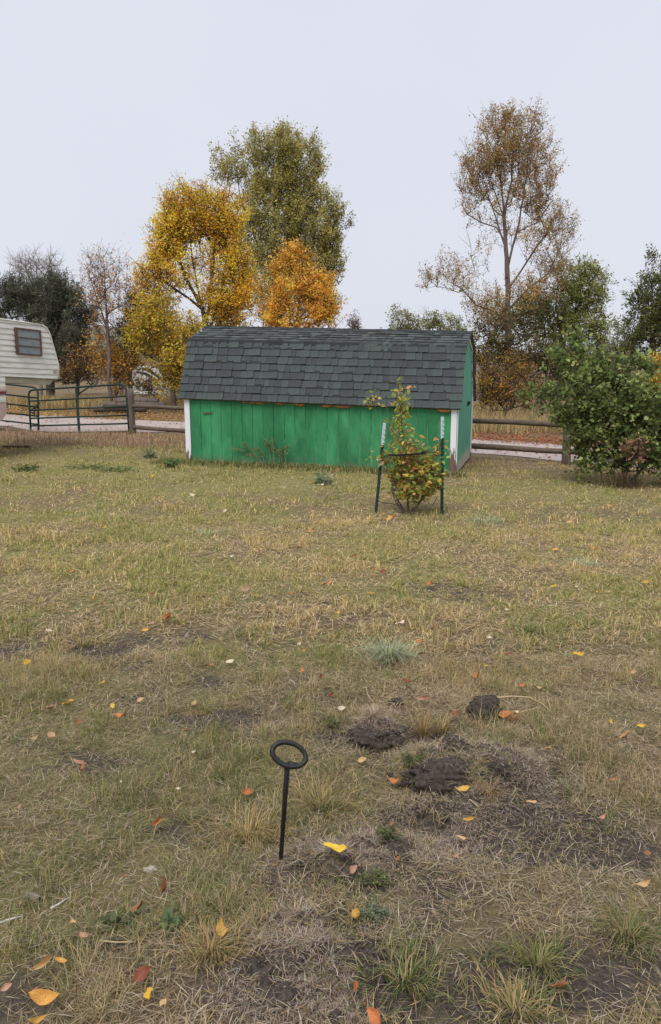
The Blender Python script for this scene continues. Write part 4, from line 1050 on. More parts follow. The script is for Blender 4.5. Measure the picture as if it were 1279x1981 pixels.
# scattered crumbs of soil (nobody could count them)
r = np.random.default_rng(61); n = 3200; k = r.integers(0, len(DUG), n); DG = np.array(DUG)
x = DG[k, 0]+r.normal(size=n)*DG[k, 2]*.6; y = DG[k, 1]+r.normal(size=n)*DG[k, 3]*.7
q = r.uniform(.002, .008, n)*np.where(r.random(n) > .05, 1, 2.2); c3 = np.stack([x, y, hz(x, y)+q*.4], 1)
o6 = np.array([[1, 0, 0], [-1, 0, 0], [0, 1, 0], [0, -1, 0], [0, 0, 1], [0, 0, -1]])
m_v = (c3[:, None, :] + o6[None]*q[:, None, None]*r.uniform(.6, 1.3, (n, 6, 1))).reshape(-1, 3)
m_f = ((np.arange(n)*6)[:, None, None] + np.array([(0, 2, 4), (2, 1, 4), (1, 3, 4), (3, 0, 4), (2, 0, 5), (1, 2, 5), (3, 1, 5), (0, 3, 5)])[None]).reshape(-1, 3)
tag(np_mesh('soil_crumbs', m_v, m_f, M['clod']), 'loose dark crumbs of soil on the dug patch', 'soil', kind='stuff')
# cardboard tube, sticks
ga, gb = G(51, 1731, .012), G(77, 1740, .012)
m = MB(); n = 14; vs = []
axd = (gb-ga).normalized(); u_ = Vector((0, 0, 1)); u_ = (u_-axd*u_.dot(axd)).normalized(); w2 = axd.cross(u_)
for (p, rr) in ((ga, .0125), (gb, .0125), (gb, .0095), (ga, .0095)):
    vs += [p+(u_*math.cos(2*math.pi*k/n)+w2*math.sin(2*math.pi*k/n))*rr for k in range(n)]
m.add(vs, [(a*n+k, a*n+(k+1) % n, ((a+1) % 4)*n+(k+1) % n, ((a+1) % 4)*n+k) for a in range(4) for k in range(n)])
tag(m.build('cardboard_tube', M['tube'], None, smooth=True), 'short grey hollow tube lying in the grass', 'tube')
def stick(pl, r_, label, mat, add=.02):
    m = MB(); pts = [G(x, y, add) for x, y in pl]; m.tube(pts, [r_*(1-.5*i/len(pts)) for i in range(len(pts))], 6); tag(m.build('dry_stalk', mat, None), label, 'stalk')
M['straw'] = simple('dry_straw', (.46, .36, .21), .7, .2, 30)
M['straw_w'] = simple('bleached_stick', (.55, .52, .45), .7, .15, 30)
stick([(955, 1350), (990, 1347), (1025, 1349), (1050, 1362), (1064, 1376)], .0042, 'bent straw-coloured stalk reaching out from the rounded clod', M['straw'], .03)
stick([(1005, 1378), (1030, 1372), (1052, 1362)], .003, 'short straw stalk meeting the bent stalk', M['straw'], .025)
stick([(1057, 1345), (1062, 1360), (1066, 1377)], .003, 'upright dry stalk at the tip of the bent stalk', M['straw'], .03)
stick([(848, 1492), (870, 1512), (895, 1535), (925, 1560)], .0032, 'thin dry stalk leaning off the dug bank', M['straw'], .02)
stick([(708, 1330), (712, 1345), (722, 1358)], .0028, 'curled dry stem behind the sod lump', M['straw'], .02)
stick([(98, 1757), (112, 1750), (125, 1741), (136, 1736)], .004, 'bleached pale stick beside the grey tube', M['straw_w'], .02)
stick([(400, 1742), (410, 1736), (424, 1726)], .0035, 'whitish twig in the grass left of the iron stake', M['straw_w'], .02)
stick([(195, 1820), (225, 1823), (258, 1822)], .003, 'straight straw lying on a bare patch of soil', M['straw'], .012)
stick([(0, 1786), (14, 1780), (44, 1772)], .004, 'bleached stick beside the left-hand grass', M['straw_w'], .02)

# ------------------------------------------------------------------ fallen leaves
def leaf_mesh(name, wd, curl, fold, seed, bend=0):
    r = random.Random(seed); V, F = [], []; n = 9
    for i in range(n+1):
        u = i/n; wv = wd*(math.sin(math.pi*min(1, u*1.0))**.8)*(1-.25*u)*(1.15) if 0 < i < n else .004
        for j in (-1, -.5, 0, .5, 1):
            x = u-.5; y = j*wv*.5*(1+.07*r.uniform(-1, 1)) + bend*(u-.5)**2
            z = fold*abs(j)*wv*.5*(1+.5*math.sin(u*5+seed)) + curl*(u-.5)**2*2*(.4 if u < .5 else 1.3) + .035*r.uniform(-1, 1) + .05*j*math.sin(u*7+seed*2)
            V.append((x, y, z))
    for i in range(n):
        for j in range(4): a = i*5+j; F.append((a, a+5, a+6, a+1))
    b = len(V)      # petiole
    V += [(-.5, -.008, curl*.5), (-.5, .008, curl*.5), (-.72, .03+bend*.3, curl*.5+.03), (-.72, .045+bend*.3, curl*.5+.03)]; F.append((b, b+1, b+3, b+2))
    me = bpy.data.meshes.new(name); me.from_pydata(V, [], F); me.materials.append(M['fallen'])
    for p in me.polygons: p.use_smooth = True
    return me
LM = [leaf_mesh('leaf_flat', .44, .25, .35, 1, .12), leaf_mesh('leaf_curl', .40, .7, .9, 2, .35), leaf_mesh('leaf_round', .56, .4, .6, 3, -.2), leaf_mesh('leaf_rolled', .34, .5, 1.7, 4, .5)]
LC = {'yellow': (.70, .47, .06), 'golden': (.62, .37, .09), 'orange': (.52, .21, .075), 'tan': (.56, .38, .20), 'red': (.26, .07, .04), 'brown': (.30, .15, .07), 'pale': (.66, .60, .47), 'pink': (.46, .28, .20)}
leaves = [ # px, py, length px, colour, heading deg, shape, label
 (85, 1930, 62, 'golden', 5, 1, 'long curled golden leaf with its stem, lying on matted dry grass'), (290, 1923, 40, 'yellow', -50, 0, 'bright yellow oval leaf beside a narrow tan leaf'),
 (315, 1941, 28, 'tan', -80, 0, 'narrow tan leaf beside the bright yellow oval leaf'), (276, 1884, 40, 'red', 25, 2, 'dark red leaf above the bright yellow oval leaf'),
 (84, 1866, 42, 'tan', 35, 3, 'crumpled tan leaf touching a small golden leaf'), (117, 1858, 26, 'golden', 5, 0, 'golden leaf touching a crumpled tan leaf'),
 (142, 1786, 22, 'tan', -40, 2, None), (163, 1809, 24, 'pink', -15, 0, None), (319, 1722, 36, 'brown', 65, 3, 'rolled brown leaf right of the flat pale stone chip'),
 (267, 1757, 32, 'brown', 15, 2, None), (302, 1592, 24, 'orange', 50, 3, None), (68, 1976, 34, 'golden', 30, 1, None), (12, 1909, 24, 'pink', 30, 2, None), (70, 1915, 18, 'brown', 20, 2, None),
 (690, 1775, 42, 'golden', -70, 2, 'amber leaf tucked under the grey-green feathery weed'), (690, 1913, 30, 'orange', 70, 3, None), (729, 1970, 52, 'orange', -50, 2, 'large rust-orange leaf with rough surface near the bare soil'),
 (648, 1642, 52, 'yellow', -22, 0, 'large yellow pointed leaf on the soil right of the iron stake'), (681, 1683, 24, 'pink', 50, 2, None), (479, 1532, 24, 'orange', 0, 2, None), (700, 1470, 20, 'tan', 10, 2, None),
 (760, 1514, 28, 'orange', -10, 1, None), (757, 1594, 14, 'orange', 50, 2, None), (892, 1621, 20, 'tan', -10, 0, None), (897, 1526, 26, 'golden', 5, 0, None), (428, 1800, 46, 'golden', 80, 0, 'upright golden leaf leaning in the grass below the iron stake'),
 (882, 1656, 12, 'pink', 0, 2, None), (906, 1588, 22, 'golden', 15, 3, None), (1246, 1712, 30, 'tan', 0, 1, 'tan curled leaf beside a green grass clump on bare soil'), (1082, 1914, 40, 'brown', -25, 3, None),
 (1028, 1552, 22, 'tan', 0, 0, None), (1185, 1510, 16, 'orange', 10, 1, None), (1210, 1427, 26, 'tan', 20, 3, None), (1182, 1397, 18, 'yellow', 50, 0, None), (1240, 1404, 18, 'yellow', 0, 0, None),
 (922, 1310, 26, 'orange', -40, 1, None), (786, 1318, 20, 'red', -10, 2, None), (818, 1353, 28, 'pink', 0, 3, None), (986, 1265, 16, 'red', -40, 0, None), (938, 1287, 14, 'yellow', -40, 0, None), (1036, 1329, 24, 'tan', 0, 0, None),
 (1012, 1326, 16, 'orange', 0, 1, None), (977, 1383, 30, 'orange', 10, 2, 'rust-orange leaf lying against the rounded soil clod'), (999, 1378, 16, 'pale', 40, 2, None), (660, 1371, 18, 'pale', 20, 2, None), (812, 1240, 14, 'orange', 0, 2, None), (880, 1381, 14, 'red', 30, 2, None),
 (1120, 1266, 26, 'yellow', -35, 0, None), (947, 1233, 12, 'pale', 0, 2, None), (656, 1185, 16, 'yellow', -50, 0, None), (774, 1206, 20, 'pale', 10, 0, None), (1071, 1134, 16, 'yellow', -10, 0, None),
 (1115, 1135, 9, 'pale', 0, 2, None), (1249, 1126, 17, 'golden', 10, 0, None), (742, 1105, 13, 'red', 0, 2, None), (686, 1075, 11, 'red', 0, 2, None), (756, 1003, 18, 'golden', 0, 2, None), (51, 1281, 19, 'yellow', 40, 2, None),
 (95, 1221, 17, 'pale', 0, 2, None), (325, 1196, 22, 'orange', 5, 3, None), (292, 1207, 18, 'pink', 30, 0, None), (281, 1219, 15, 'golden', 10, 0, None), (358, 1206, 10, 'yellow', 0, 2, None), (138, 1183, 13, 'pink', 30, 2, None),
 (410, 1288, 22, 'brown', 10, 1, None), (197, 1321, 14, 'yellow', 20, 0, None), (219, 1366, 17, 'yellow', -40, 0, None), (230, 1387, 28, 'orange', -10, 1, None), (131, 1363, 24, 'golden', 0, 3, None), (152, 1397, 20, 'brown', 30, 2, None),
 (100, 1423, 20, 'tan', -20, 2, None), (152, 1478, 28, 'pink', -5, 3, None), (160, 1488, 20, 'orange', -80, 1, None), (375, 1361, 17, 'tan', 60, 2, None), (272, 1354, 16, 'tan', 20, 2, None), (235, 1512, 10, 'pale', -40, 0, None), (98, 1372, 26, 'pink', -20, 3, None), (68, 1428, 18, 'tan', 20, 1, None),
 (112, 1122, 20, 'yellow', -40, 0, None), (183, 1156, 11, 'yellow', 0, 2, None), (199, 1168, 16, 'orange', 15, 0, None), (296, 1149, 10, 'red', 0, 2, None), (445, 1280, 18, 'pale', 5, 0, None), (578, 1247, 17, 'pale', 60, 2, None),
 (585, 1298, 16, 'orange', 60, 1, None), (540, 1175, 13, 'tan', -30, 0, None), (565, 1149, 14, 'orange', 20, 2, None), (632, 1130, 22, 'orange', 0, 0, None), (475, 1141, 22, 'pink', 10, 1, None), (493, 1151, 14, 'golden', -10, 0, None),
 (508, 1063, 11, 'yellow', 0, 2, None), (450, 1076, 10, 'pale', 0, 2, None), (199, 1020, 13, 'yellow', 5, 0, None), (437, 988, 12, 'pale', 0, 2, None), (297, 921, 9, 'yellow', 0, 2, None), (157, 946, 9, 'yellow', 0, 2, None), (372, 958, 14, 'pale', 0, 1, None),
 (555, 986, 14, 'tan', 0, 1, None), (620, 938, 16, 'pale', 20, 0, None), (600, 1027, 10, 'orange', 0, 2, None), (1012, 985, 9, 'yellow', 60, 0, None), (1178, 978, 9, 'golden', 0, 2, None), (1262, 1000, 14, 'golden', 40, 0, None), (1074, 1063, 14, 'golden', 10, 0, None), (1102, 1010, 16, 'tan', 0, 0, None),
 (1145, 1060, 14, 'golden', 0, 1, None), (1155, 1145, 9, 'golden', 60, 0, None), (720, 1148, 12, 'golden', 0, 0, None), (833, 1130, 18, 'orange', -30, 1, None), (980, 1180, 10, 'pale', 0, 2, None), (590, 1258, 10, 'golden', 0, 2, None), (140, 1105, 10, 'orange', 0, 2, None), (640, 1345, 14, 'red', 20, 1, None), (620, 1310, 14, 'red', 60, 3, None),
 (1165, 1582, 18, 'pink', 20, 1, None), (1252, 1650, 16, 'brown', 0, 2, None), (1225, 1300, 14, 'tan', 0, 2, None), (1060, 1450, 14, 'tan', -30, 3, None), (770, 1660, 12, 'brown', 20, 2, None), (360, 1415, 14, 'brown', 10, 3, None), (40, 1560, 14, 'pink', 20, 2, None), (240, 1695, 14, 'brown', 20, 2, None), (375, 1455, 10, 'pale', 0, 2, None), (345, 1525, 9, 'pale', 0, 2, None),
]
rl = random.Random(5)
LAND = [(rb.x, rb.y, .6, 'by the iron stake'), (*gw(870, 1480), .7, 'by the dug soil bank'), (*gw(938, 1370), .45, 'by the rounded soil clod'), (*gw(752, 1275), .8, 'by the pale tussock'),
        (*gw(790, 1000), 2.2, 'by the staked young tree'), (*gw(500, 915), 2.6, 'in front of the green shed'), (*gw(1210, 945), 3, 'below the large green shrub'), (*gw(70, 1250), 1.1, 'on the gritty bare patch'),
        (*gw(590, 1900), .5, 'by the dark bare soil'), (*gw(225, 1830), .4, 'by the small bare patch'), (*gw(63, 1735), .4, 'by the grey tube'), (*gw(1215, 1815), .5, 'by the spreading green clump'),
        (*gw(722, 1425), .4, 'by the sod lump'), (*gw(430, 1390), .6, 'by the bare spot left of the sod lump'), (*gw(1130, 1095), 1.2, 'by the pale patch of grass')]
def where(x, y):
    best = min(LAND, key=lambda q: math.hypot(q[0]-x, q[1]-y)/q[2]); k_ = math.hypot(best[0]-x, best[1]-y)/best[2]
    return best[3] if k_ < 1.6 else 'on the open lawn'
SHP = ['flat', 'curled', 'broad', 'rolled']; CNM = {'pale': 'pale bleached', 'red': 'dark red', 'pink': 'pinkish brown'}
for (px, py, L, cname, hd, sh, lab) in leaves:
    add = .040 + .012*rl.random()
    g = G(px, py, add); dpt = (g-Vector((0, 0, CAMZ))).dot(Vector((0, CP, -SP))); size = L*dpt/FPX*.97
    o = bpy.data.objects.new('fallen_leaf', LM[sh]); col.objects.link(o); o.location = g; o.scale = (size, size*rl.uniform(.8, 1.15), size*rl.uniform(.8, 1.4))
    o.rotation_euler = (math.radians(rl.uniform(-10, 45)), math.radians(rl.uniform(-25, 25)), math.radians(hd*1.2))
    c = LC[cname]; k = rl.uniform(.85, 1.12); o.color = (c[0]*k, c[1]*k*rl.uniform(.93, 1.07), c[2]*k, 1)
    tag(o, lab or 'small %s %s fallen leaf %s' % (SHP[sh], CNM.get(cname, cname), where(g.x, g.y)), 'leaf', None if lab else 'fallen leaves on the lawn')

# leaf litter on the bank behind the road, along its verge, and a few crumbs on the lawn
r = np.random.default_rng(77)
n = 15000
s = r.uniform(-14, 16, n); t_ = 3.0 + np.abs(r.normal(0, 1.6, n)) + .6*r.random(n); t_[:1100] = r.uniform(.3, 3.2, 1100); t_[1100:1500] = r.uniform(3, 9, 400)
px_ = FA.x+fd.x*s+fn.x*t_; py_ = FA.y+fd.y*s+fn.y*t_
right = sstep(2, 4, px_); keep = r.random(n) < (.75+.25*right)
pos = np.stack([px_, py_, hz(px_, py_)+.02+.03*r.random(n)], 1)[keep]; right = right[keep]
C1 = pick_cols(len(pos), [((.50, .31, .09), 3), ((.40, .21, .08), 3), ((.56, .42, .16), 1.5), ((.25, .12, .06), 1.5)], r)
C2_ = pick_cols(len(pos), [((.42, .17, .075), 3), ((.34, .12, .06), 3), ((.5, .27, .12), 1), ((.22, .09, .05), 1)], r)
C = np.where(r.random((len(pos), 1)) < right[:, None], C2_, C1)
V, F, C = leaves_np(pos, r.uniform(.05, .11, len(pos)), C, up=2.0, r=r)
tag(np_mesh('leaf_litter', V, F, M['leaf'], colors=C), 'carpet of fallen brown and orange leaves on the verge behind the road', 'leaf litter', kind='stuff')

# ------------------------------------------------------------------ grass
def blades(root, dirv, length, width, elev, bend, colr, segs=2):
    """root (n,3); dirv heading angle; elev radians at the root; bend droop"""
    n = len(root); dx = np.cos(dirv); dy = np.sin(dirv); z0 = np.zeros(n)
    H = np.stack([dx, dy, z0], 1); U = np.array([[0, 0, 1.]])
    S_ = np.stack([-dy, dx, z0], 1)
    p0 = root; e1 = elev[:, None]; e2 = (elev-bend)[:, None]
    p1 = p0 + (H*np.cos(e1)+U*np.sin(e1))*length[:, None]*.5
    p2 = p1 + (H*np.cos(e2)+U*np.sin(e2))*length[:, None]*.5
    p2[:, 2] = np.maximum(p2[:, 2], root[:, 2]+.002)
    w_ = width[:, None]*.5
    if segs == 1:
        V = np.stack([p0, p1-S_*w_, p1+S_*w_, p2], 1).reshape(-1, 3)
        F = ((np.arange(n)*4)[:, None, None] + np.array([[0, 2, 1], [1, 2, 3]])[None]).reshape(-1, 3)
        return V, F, np.repeat(colr[:, None, :], 4, 1).reshape(-1, 3)
    V = np.stack([p0-S_*w_, p0+S_*w_, p1-S_*w_*.8, p1+S_*w_*.8, p2], 1).reshape(-1, 3)
    b = (np.arange(n)*5)[:, None, None]; F = (b + np.array([[0, 1, 3], [0, 3, 2], [2, 3, 4]])[None]).reshape(-1, 3)
    C = np.repeat(colr[:, None, :], 5, 1).reshape(-1, 3)
    return V, F, C
def wedge(n, y0, y1, r, margin=.35, xm=None):
    """random points of the lawn between two distances, wider than the view"""
    u = r.random(n); y = np.sqrt(y0*y0+(y1*y1-y0*y0)*u); x = (r.random(n)*2-1)*(y*.46+margin+.25)
    return x, y
GC_G = np.array([(.135, .160, .050), (.20, .215, .070), (.26, .25, .090), (.10, .13, .045)])
GC_S = np.array([(.38, .295, .15), (.47, .375, .215), (.29, .215, .11), (.36, .25, .12), (.41, .33, .195)])
GC_D = np.array([(.22, .16, .105), (.33, .26, .175), (.13, .098, .07), (.40, .325, .235), (.50, .42, .325)])
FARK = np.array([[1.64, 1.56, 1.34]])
def gcol(n, g, r, pal_g=GC_G, pal_s=GC_S):
    c = np.where((r.random(n) < g)[:, None], pal_g[r.integers(0, len(pal_g), n)], pal_s[r.integers(0, len(pal_s), n)])
    return np.clip(c*(1+.16*r.normal(size=(n, 1))), .01, .8)
shed_inv = lambda x, y: ((x-FR.x)*sa.x+(y-FR.y)*sa.y, (x-FR.x)*sn.x+(y-FR.y)*sn.y)
def in_shed(x, y):
    # solve in the skewed shed frame
    det = sa.x*sn.y-sa.y*sn.x; dx_, dy_ = x-FR.x, y-FR.y
    s_ = (dx_*sn.y-dy_*sn.x)/det; t__ = (sa.x*dy_-sa.y*dx_)/det
    return (s_ > -.02) & (s_ < SL+.02) & (t__ > -.03) & (t__ < W+.02)
allV, allF, allC, off = [], [], [], 0
def push(V, F, C):
    global off
    allV.append(V); allF.append(F+off); allC.append(C); off += len(V)
def flush(name, label, cat='grass'):
    global allV, allF, allC, off
    o = np_mesh(name, np.concatenate(allV), np.concatenate(allF), M['blade'], colors=np.concatenate(allC))
    tag(o, label, cat, kind='stuff'); allV, allF, allC, off = [], [], [], 0
r = np.random.default_rng(101)
def fence_side(x, y): return (x-FA.x)*fn.x+(y-FA.y)*fn.y      # <0 on the lawn side
# matted dead blades
for (n, y0, y1, wd, ln) in ((184000, 1.15, 4.2, .0016, .055), (115000, 4.2, 8.5, .0032, .065), (90000, 8.5, 20, .0055, .075)):
    x, y = wedge(n, y0, y1, r)
    b = bare_f(x, y); keep = (r.random(n) < np.clip(1.05-.85*sstep(.18, .62, b), .06, 1)*(1-(.6 if y1 < 9 else .25)*sstep(.5, .68, fbm(x, y, .16, 411, 2)))) & ~in_shed(x, y) & (fence_side(x, y) < .3)
    x, y, b = x[keep], y[keep], b[keep]; n = len(x); g = green_f(x, y)
    c = gcol(n, g*.45, r, pal_s=np.concatenate([GC_S, GC_D, GC_D]) if y1 < 9 else np.concatenate([GC_S, GC_D]))
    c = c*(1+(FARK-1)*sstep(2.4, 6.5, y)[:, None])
    root = np.stack([x, y, hz(x, y)+.004+.022*r.random(n)*(1-.7*sstep(.2, .6, b))], 1)
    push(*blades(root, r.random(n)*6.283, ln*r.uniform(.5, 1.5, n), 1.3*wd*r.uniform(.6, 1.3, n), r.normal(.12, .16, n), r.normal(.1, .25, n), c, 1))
x, y = wedge(80000, 1.15, 7.0, r); b = bare_f(x, y); keep = r.random(80000) < np.clip(sstep(.22, .5, b)*1.1, 0, 1)*fbm(x, y, .25, 401, 2)*1.3
x, y = x[keep], y[keep]; n = len(x)       # short curled crumbs of dead leaf on the bare soil
c = gcol(n, np.full(n, .12), r, pal_s=np.concatenate([GC_D, GC_D, GC_S]))
push(*blades(np.stack([x, y, hz(x, y)+.003+.006*r.random(n)], 1), r.random(n)*6.283, r.uniform(.007, .022, n), r.uniform(.0012, .0034, n)*(1+.3*np.clip(y-3, 0, 4)), r.uniform(-.1, .9, n), r.normal(.8, .5, n), c*.85))
n = 46000; kp = np.array([.35]*5+[1]*8); k = r.choice(len(DUG), n, p=kp/kp.sum()); DG = np.array(DUG)       # dead roots and fibres over the dug earth
x = DG[k, 0]+r.normal(size=n)*DG[k, 2]*.75; y = DG[k, 1]+r.normal(size=n)*DG[k, 3]*.8
keep = r.random(n) < 1.25*sstep(.36, .62, fbm(x, y, .12, 421, 2)); x, y = x[keep], y[keep]; n = len(x)
c = pick_cols(n, [((.33, .26, .20), 2), ((.44, .37, .30), 1.4), ((.20, .15, .115), 2), ((.55, .48, .40), .6), ((.36, .25, .13), .8)], r)
push(*blades(np.stack([x, y, hz(x, y)+.002+.008*r.random(n)], 1), r.random(n)*6.283, r.uniform(.014, .05, n), 1.3*r.uniform(.0008, .0017, n), r.normal(.15, .3, n), r.normal(.3, .5, n), c, 1))
for (lv, sd_) in LUMPS:                    # roots and crumbs of thatch hanging on the lumps
    q = lv[r.integers(0, len(lv), 900)]; top_ = lv[:, 2].max(); ctr = lv.mean(0); q = q[q[:, 2] > hz(q[:, 0], q[:, 1])]
    if sd_ not in (7,): q = q[:110]
    n = len(q)
    if n: push(*blades(q+np.array([0, 0, .001]), np.arctan2(q[:, 1]-ctr[1], q[:, 0]-ctr[0])+r.normal(0, 1.0, n), r.uniform(.012, .04, n), r.uniform(.0009, .0018, n), r.normal(.2, .4, n), r.normal(.6, .5, n), pick_cols(n, [((.33, .26, .19), 2), ((.46, .38, .29), 1), ((.2, .15, .11), 1)], r)))
flush('dead_grass', 'matted dead grass lying flat across the lawn')
# standing tufts
for (nt_, per, y0, y1, wd, ln, rad) in ((4800, 26, 1.15, 4.2, .0019, .075, .03), (8200, 14, 4.2, 8.5, .0037, .070, .035), (15000, 9, 8.5, 20, .0060, .070, .06)):
    x, y = wedge(nt_, y0, y1, r); b = bare_f(x, y)
    dens = fbm(x, y, .35, 201, 2)
    keep = (r.random(nt_) < np.clip(1.3*sstep(.42, .60, dens)+.10, 0, 1)*(1-.92*sstep(.18, .5, b))) & ~in_shed(x, y) & (fence_side(x, y) < .1)
    x, y = x[keep], y[keep]; k = len(x)
    tg = np.clip(green_f(x, y)+.30*r.normal(size=k)+.16, .03, .97); th = np.exp(.28*r.normal(size=k))
    X = np.repeat(x, per)+r.normal(0, rad, k*per)*.6; Y = np.repeat(y, per)+r.normal(0, rad, k*per)*.6
    n = k*per; ok = ~in_shed(X, Y)
    head = r.random(n)*6.283; el = np.clip(r.normal(.95, .35, n), .15, 1.5)
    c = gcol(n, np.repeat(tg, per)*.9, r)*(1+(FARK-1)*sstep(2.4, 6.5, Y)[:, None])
    L = ln*np.repeat(th, per)*r.uniform(.5, 1.35, n)
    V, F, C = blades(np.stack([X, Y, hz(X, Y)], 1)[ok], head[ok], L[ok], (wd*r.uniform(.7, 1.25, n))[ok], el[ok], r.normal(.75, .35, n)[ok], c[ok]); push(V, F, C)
flush('lawn_grass', 'short dry olive and straw coloured lawn grass')
# taller greener fringe along the foot of the shed, and pinkish seeding grass before the gates
n = 5200
s = r.uniform(-.2, SL+.5, n); t_ = -np.abs(r.normal(.02, .22, n))-.03
x = FR.x+sa.x*s+sn.x*t_; y = FR.y+sa.y*s+sn.y*t_
push(*blades(np.stack([x, y, hz(x, y)], 1), r.random(n)*6.283, r.uniform(.06, .17, n), r.uniform(.006, .011, n), r.normal(1.1, .25, n), r.normal(.7, .3, n), gcol(n, np.full(n, .78), r)))
flush('shed_grass', 'greener grass growing along the foot of the green shed')
n = 15000
s = r.uniform(-12, 4.2, n); t_ = -r.uniform(.05, 2.6, n)**1.0
x = FA.x+fd.x*s+fn.x*t_; y = FA.y+fd.y*s+fn.y*t_
ok = ~in_shed(x, y) & (fbm(x, y, .8, 301, 2) > .36); x, y = x[ok], y[ok]; n = len(x)
pc = pick_cols(n, [((.36, .22, .17), 3), ((.42, .28, .2), 2), ((.3, .2, .12), 2), ((.26, .22, .1), 1)], r)
push(*blades(np.stack([x, y, hz(x, y)], 1), r.random(n)*6.283, r.uniform(.06, .24, n), r.uniform(.006, .011, n), r.normal(1.15, .25, n), r.normal(.5, .3, n), pc))
flush('seeding_grass', 'pinkish dry seeding grass in front of the pipe gates')
# long straw grass beyond the road
n = 42000
s = r.uniform(-16, 17, n); t_ = 5.2+np.abs(r.normal(0, 4.2, n)); 
x = FA.x+fd.x*s+fn.x*t_; y = FA.y+fd.y*s+fn.y*t_
ok = fbm(x, y, 1.5, 311, 2)+.22*sstep(5, 8, t_) > .46; x, y = x[ok], y[ok]; n = len(x)
pc = pick_cols(n, [((.44, .32, .15), 4), ((.52, .40, .21), 2), ((.34, .24, .11), 2), ((.24, .24, .09), 1.0)], r)
push(*blades(np.stack([x, y, hz(x, y)], 1), r.random(n)*6.283, r.uniform(.2, .62, n), r.uniform(.010, .020, n), r.normal(1.25, .2, n), r.normal(.45, .25, n), pc))
flush('straw_grass', 'tall straw-coloured grass beyond the gravel road')

# individual tufts and weeds
def tuft(px, py, n, L, wd, cols_, label, name='grass_tuft', cat='grass', rad=.03, el=.85, bend=.9, seed=1, lift=0.0):
    rr = np.random.default_rng(seed); g = G(px, py); h = rr.random(n)*6.283; q = np.abs(rr.normal(0, rad*(1.35 if lift == 0 else 1), n)); L = L*(.75+.5*np.abs(np.sin(h*1.5+seed)))
    root = np.stack([g.x+np.cos(h)*q, g.y+np.sin(h)*q*.7, np.zeros(n)], 1); root[:, 2] = hz(root[:, 0], root[:, 1])+lift
    V, F, C = blades(root, h+rr.normal(0, .5, n), L*rr.uniform(.55, 1.25, n), wd*rr.uniform(.7, 1.2, n), np.clip(rr.normal(el, .25, n), .2, 1.5), rr.normal(bend, .3, n), pick_cols(n, cols_, rr))
    tag(np_mesh(name, V, F, M['blade'], colors=C), label, cat)
BLUEG = [((.36, .40, .24), 3), ((.46, .48, .32), 2), ((.26, .31, .16), 2), ((.54, .50, .32), 1)]
STR = [((.44, .32, .15), 3), ((.36, .25, .11), 2), ((.30, .23, .09), 1.5), ((.2, .195, .075), 1)]
OLT = [((.19, .19, .065), 2), ((.125, .155, .05), 2.4), ((.33, .26, .13), 1.6)]
tuft(752, 1278, 560, .15, .0045, BLUEG, 'pale blue-green tussock of arching grass blades on the lawn', rad=.045, seed=1, el=.95)
tuft(820, 1432, 170, .11, .0026, STR, 'upright straw-coloured tuft on top of the dug soil bank', rad=.03, el=1.15, bend=.5, seed=2, lift=.03)
tuft(855, 1425, 120, .10, .0026, STR, 'straw tuft leaning right on the dug soil bank', rad=.025, el=.9, bend=.7, seed=3, lift=.03)
tuft(722, 1402, 520, .05, .0022, [((.48, .38, .27), 2), ((.32, .24, .17), 2), ((.2, .15, .1), 1)], 'bleached dead grass capping the sod lump', rad=.034, el=.5, bend=.9, seed=4, lift=.05)
tuft(620, 1570, 420, .12, .0028, OLT+STR, 'large olive and straw grass clump right of the iron stake', rad=.075, el=1.0, seed=5)
tuft(480, 1625, 360, .11, .0028, STR, 'straw grass clump left of the iron stake foot', rad=.08, el=1.0, seed=6)
tuft(410, 1850, 240, .09, .003, STR, 'orange-straw grass tuft beside the bare soil', rad=.04, el=1.0, seed=7)
tuft(430, 1770, 200, .09, .0028, OLT, 'green grass tuft with the upright golden leaf', rad=.05, el=1.0, seed=8)
tuft(1215, 1815, 230, .10, .003, OLT, 'spreading green grass clump at the edge of bare soil', rad=.04, el=.9, seed=9)
tuft(1040, 1870, 260, .085, .003, OLT, 'olive grass clump below the dug patch', rad=.042, el=.9, seed=10)
tuft(990, 1400, 80, .08, .0024, [((.36, .2, .09), 2), ((.45, .28, .12), 1)], 'rusty drooping dead tuft right of the rounded clod', rad=.02, el=.7, bend=1.4, seed=11, lift=.02)
tuft(780, 1900, 260, .085, .003, OLT, 'green grass clump right of the dark bare soil', rad=.07, el=.9, seed=12)
tuft(945, 1540, 120, .08, .0024, [((.36, .24, .14), 2), ((.28, .19, .11), 1)], 'brown dead tuft below the dug bank', rad=.03, el=1.0, seed=13)
tuft(935, 1012, 150, .16, .007, BLUEG, 'pale blue-green grass patch right of the steel stakes', rad=.08, el=.7, seed=14)
tuft(1130, 1095, 140, .13, .006, BLUEG, 'pale grass patch on the right-hand lawn', rad=.07, el=.6, seed=15)
tuft(400, 1035, 160, .10, .006, BLUEG, 'faint blue-green grass patch in front of the shed middle', rad=.16, el=.7, seed=16)
tuft(1030, 1225, 120, .10, .005, [((.15, .19, .06), 2), ((.2, .2, .07), 1)], 'dark green grass tuft on the right lawn', rad=.05, el=.9, seed=17)
tuft(160, 1250, 150, .07, .0035, OLT+STR, 'yellowish tuft on the gritty bare patch', rad=.06, el=1.0, seed=18)
tuft(150, 1310, 260, .09, .0035, OLT+STR, 'olive tuft below the gritty bare patch', rad=.07, el=.95, seed=19)
tuft(1000, 1960, 280, .08, .003, OLT+STR, 'olive grass tuft at the lower lawn edge', rad=.055, el=.9, seed=20)

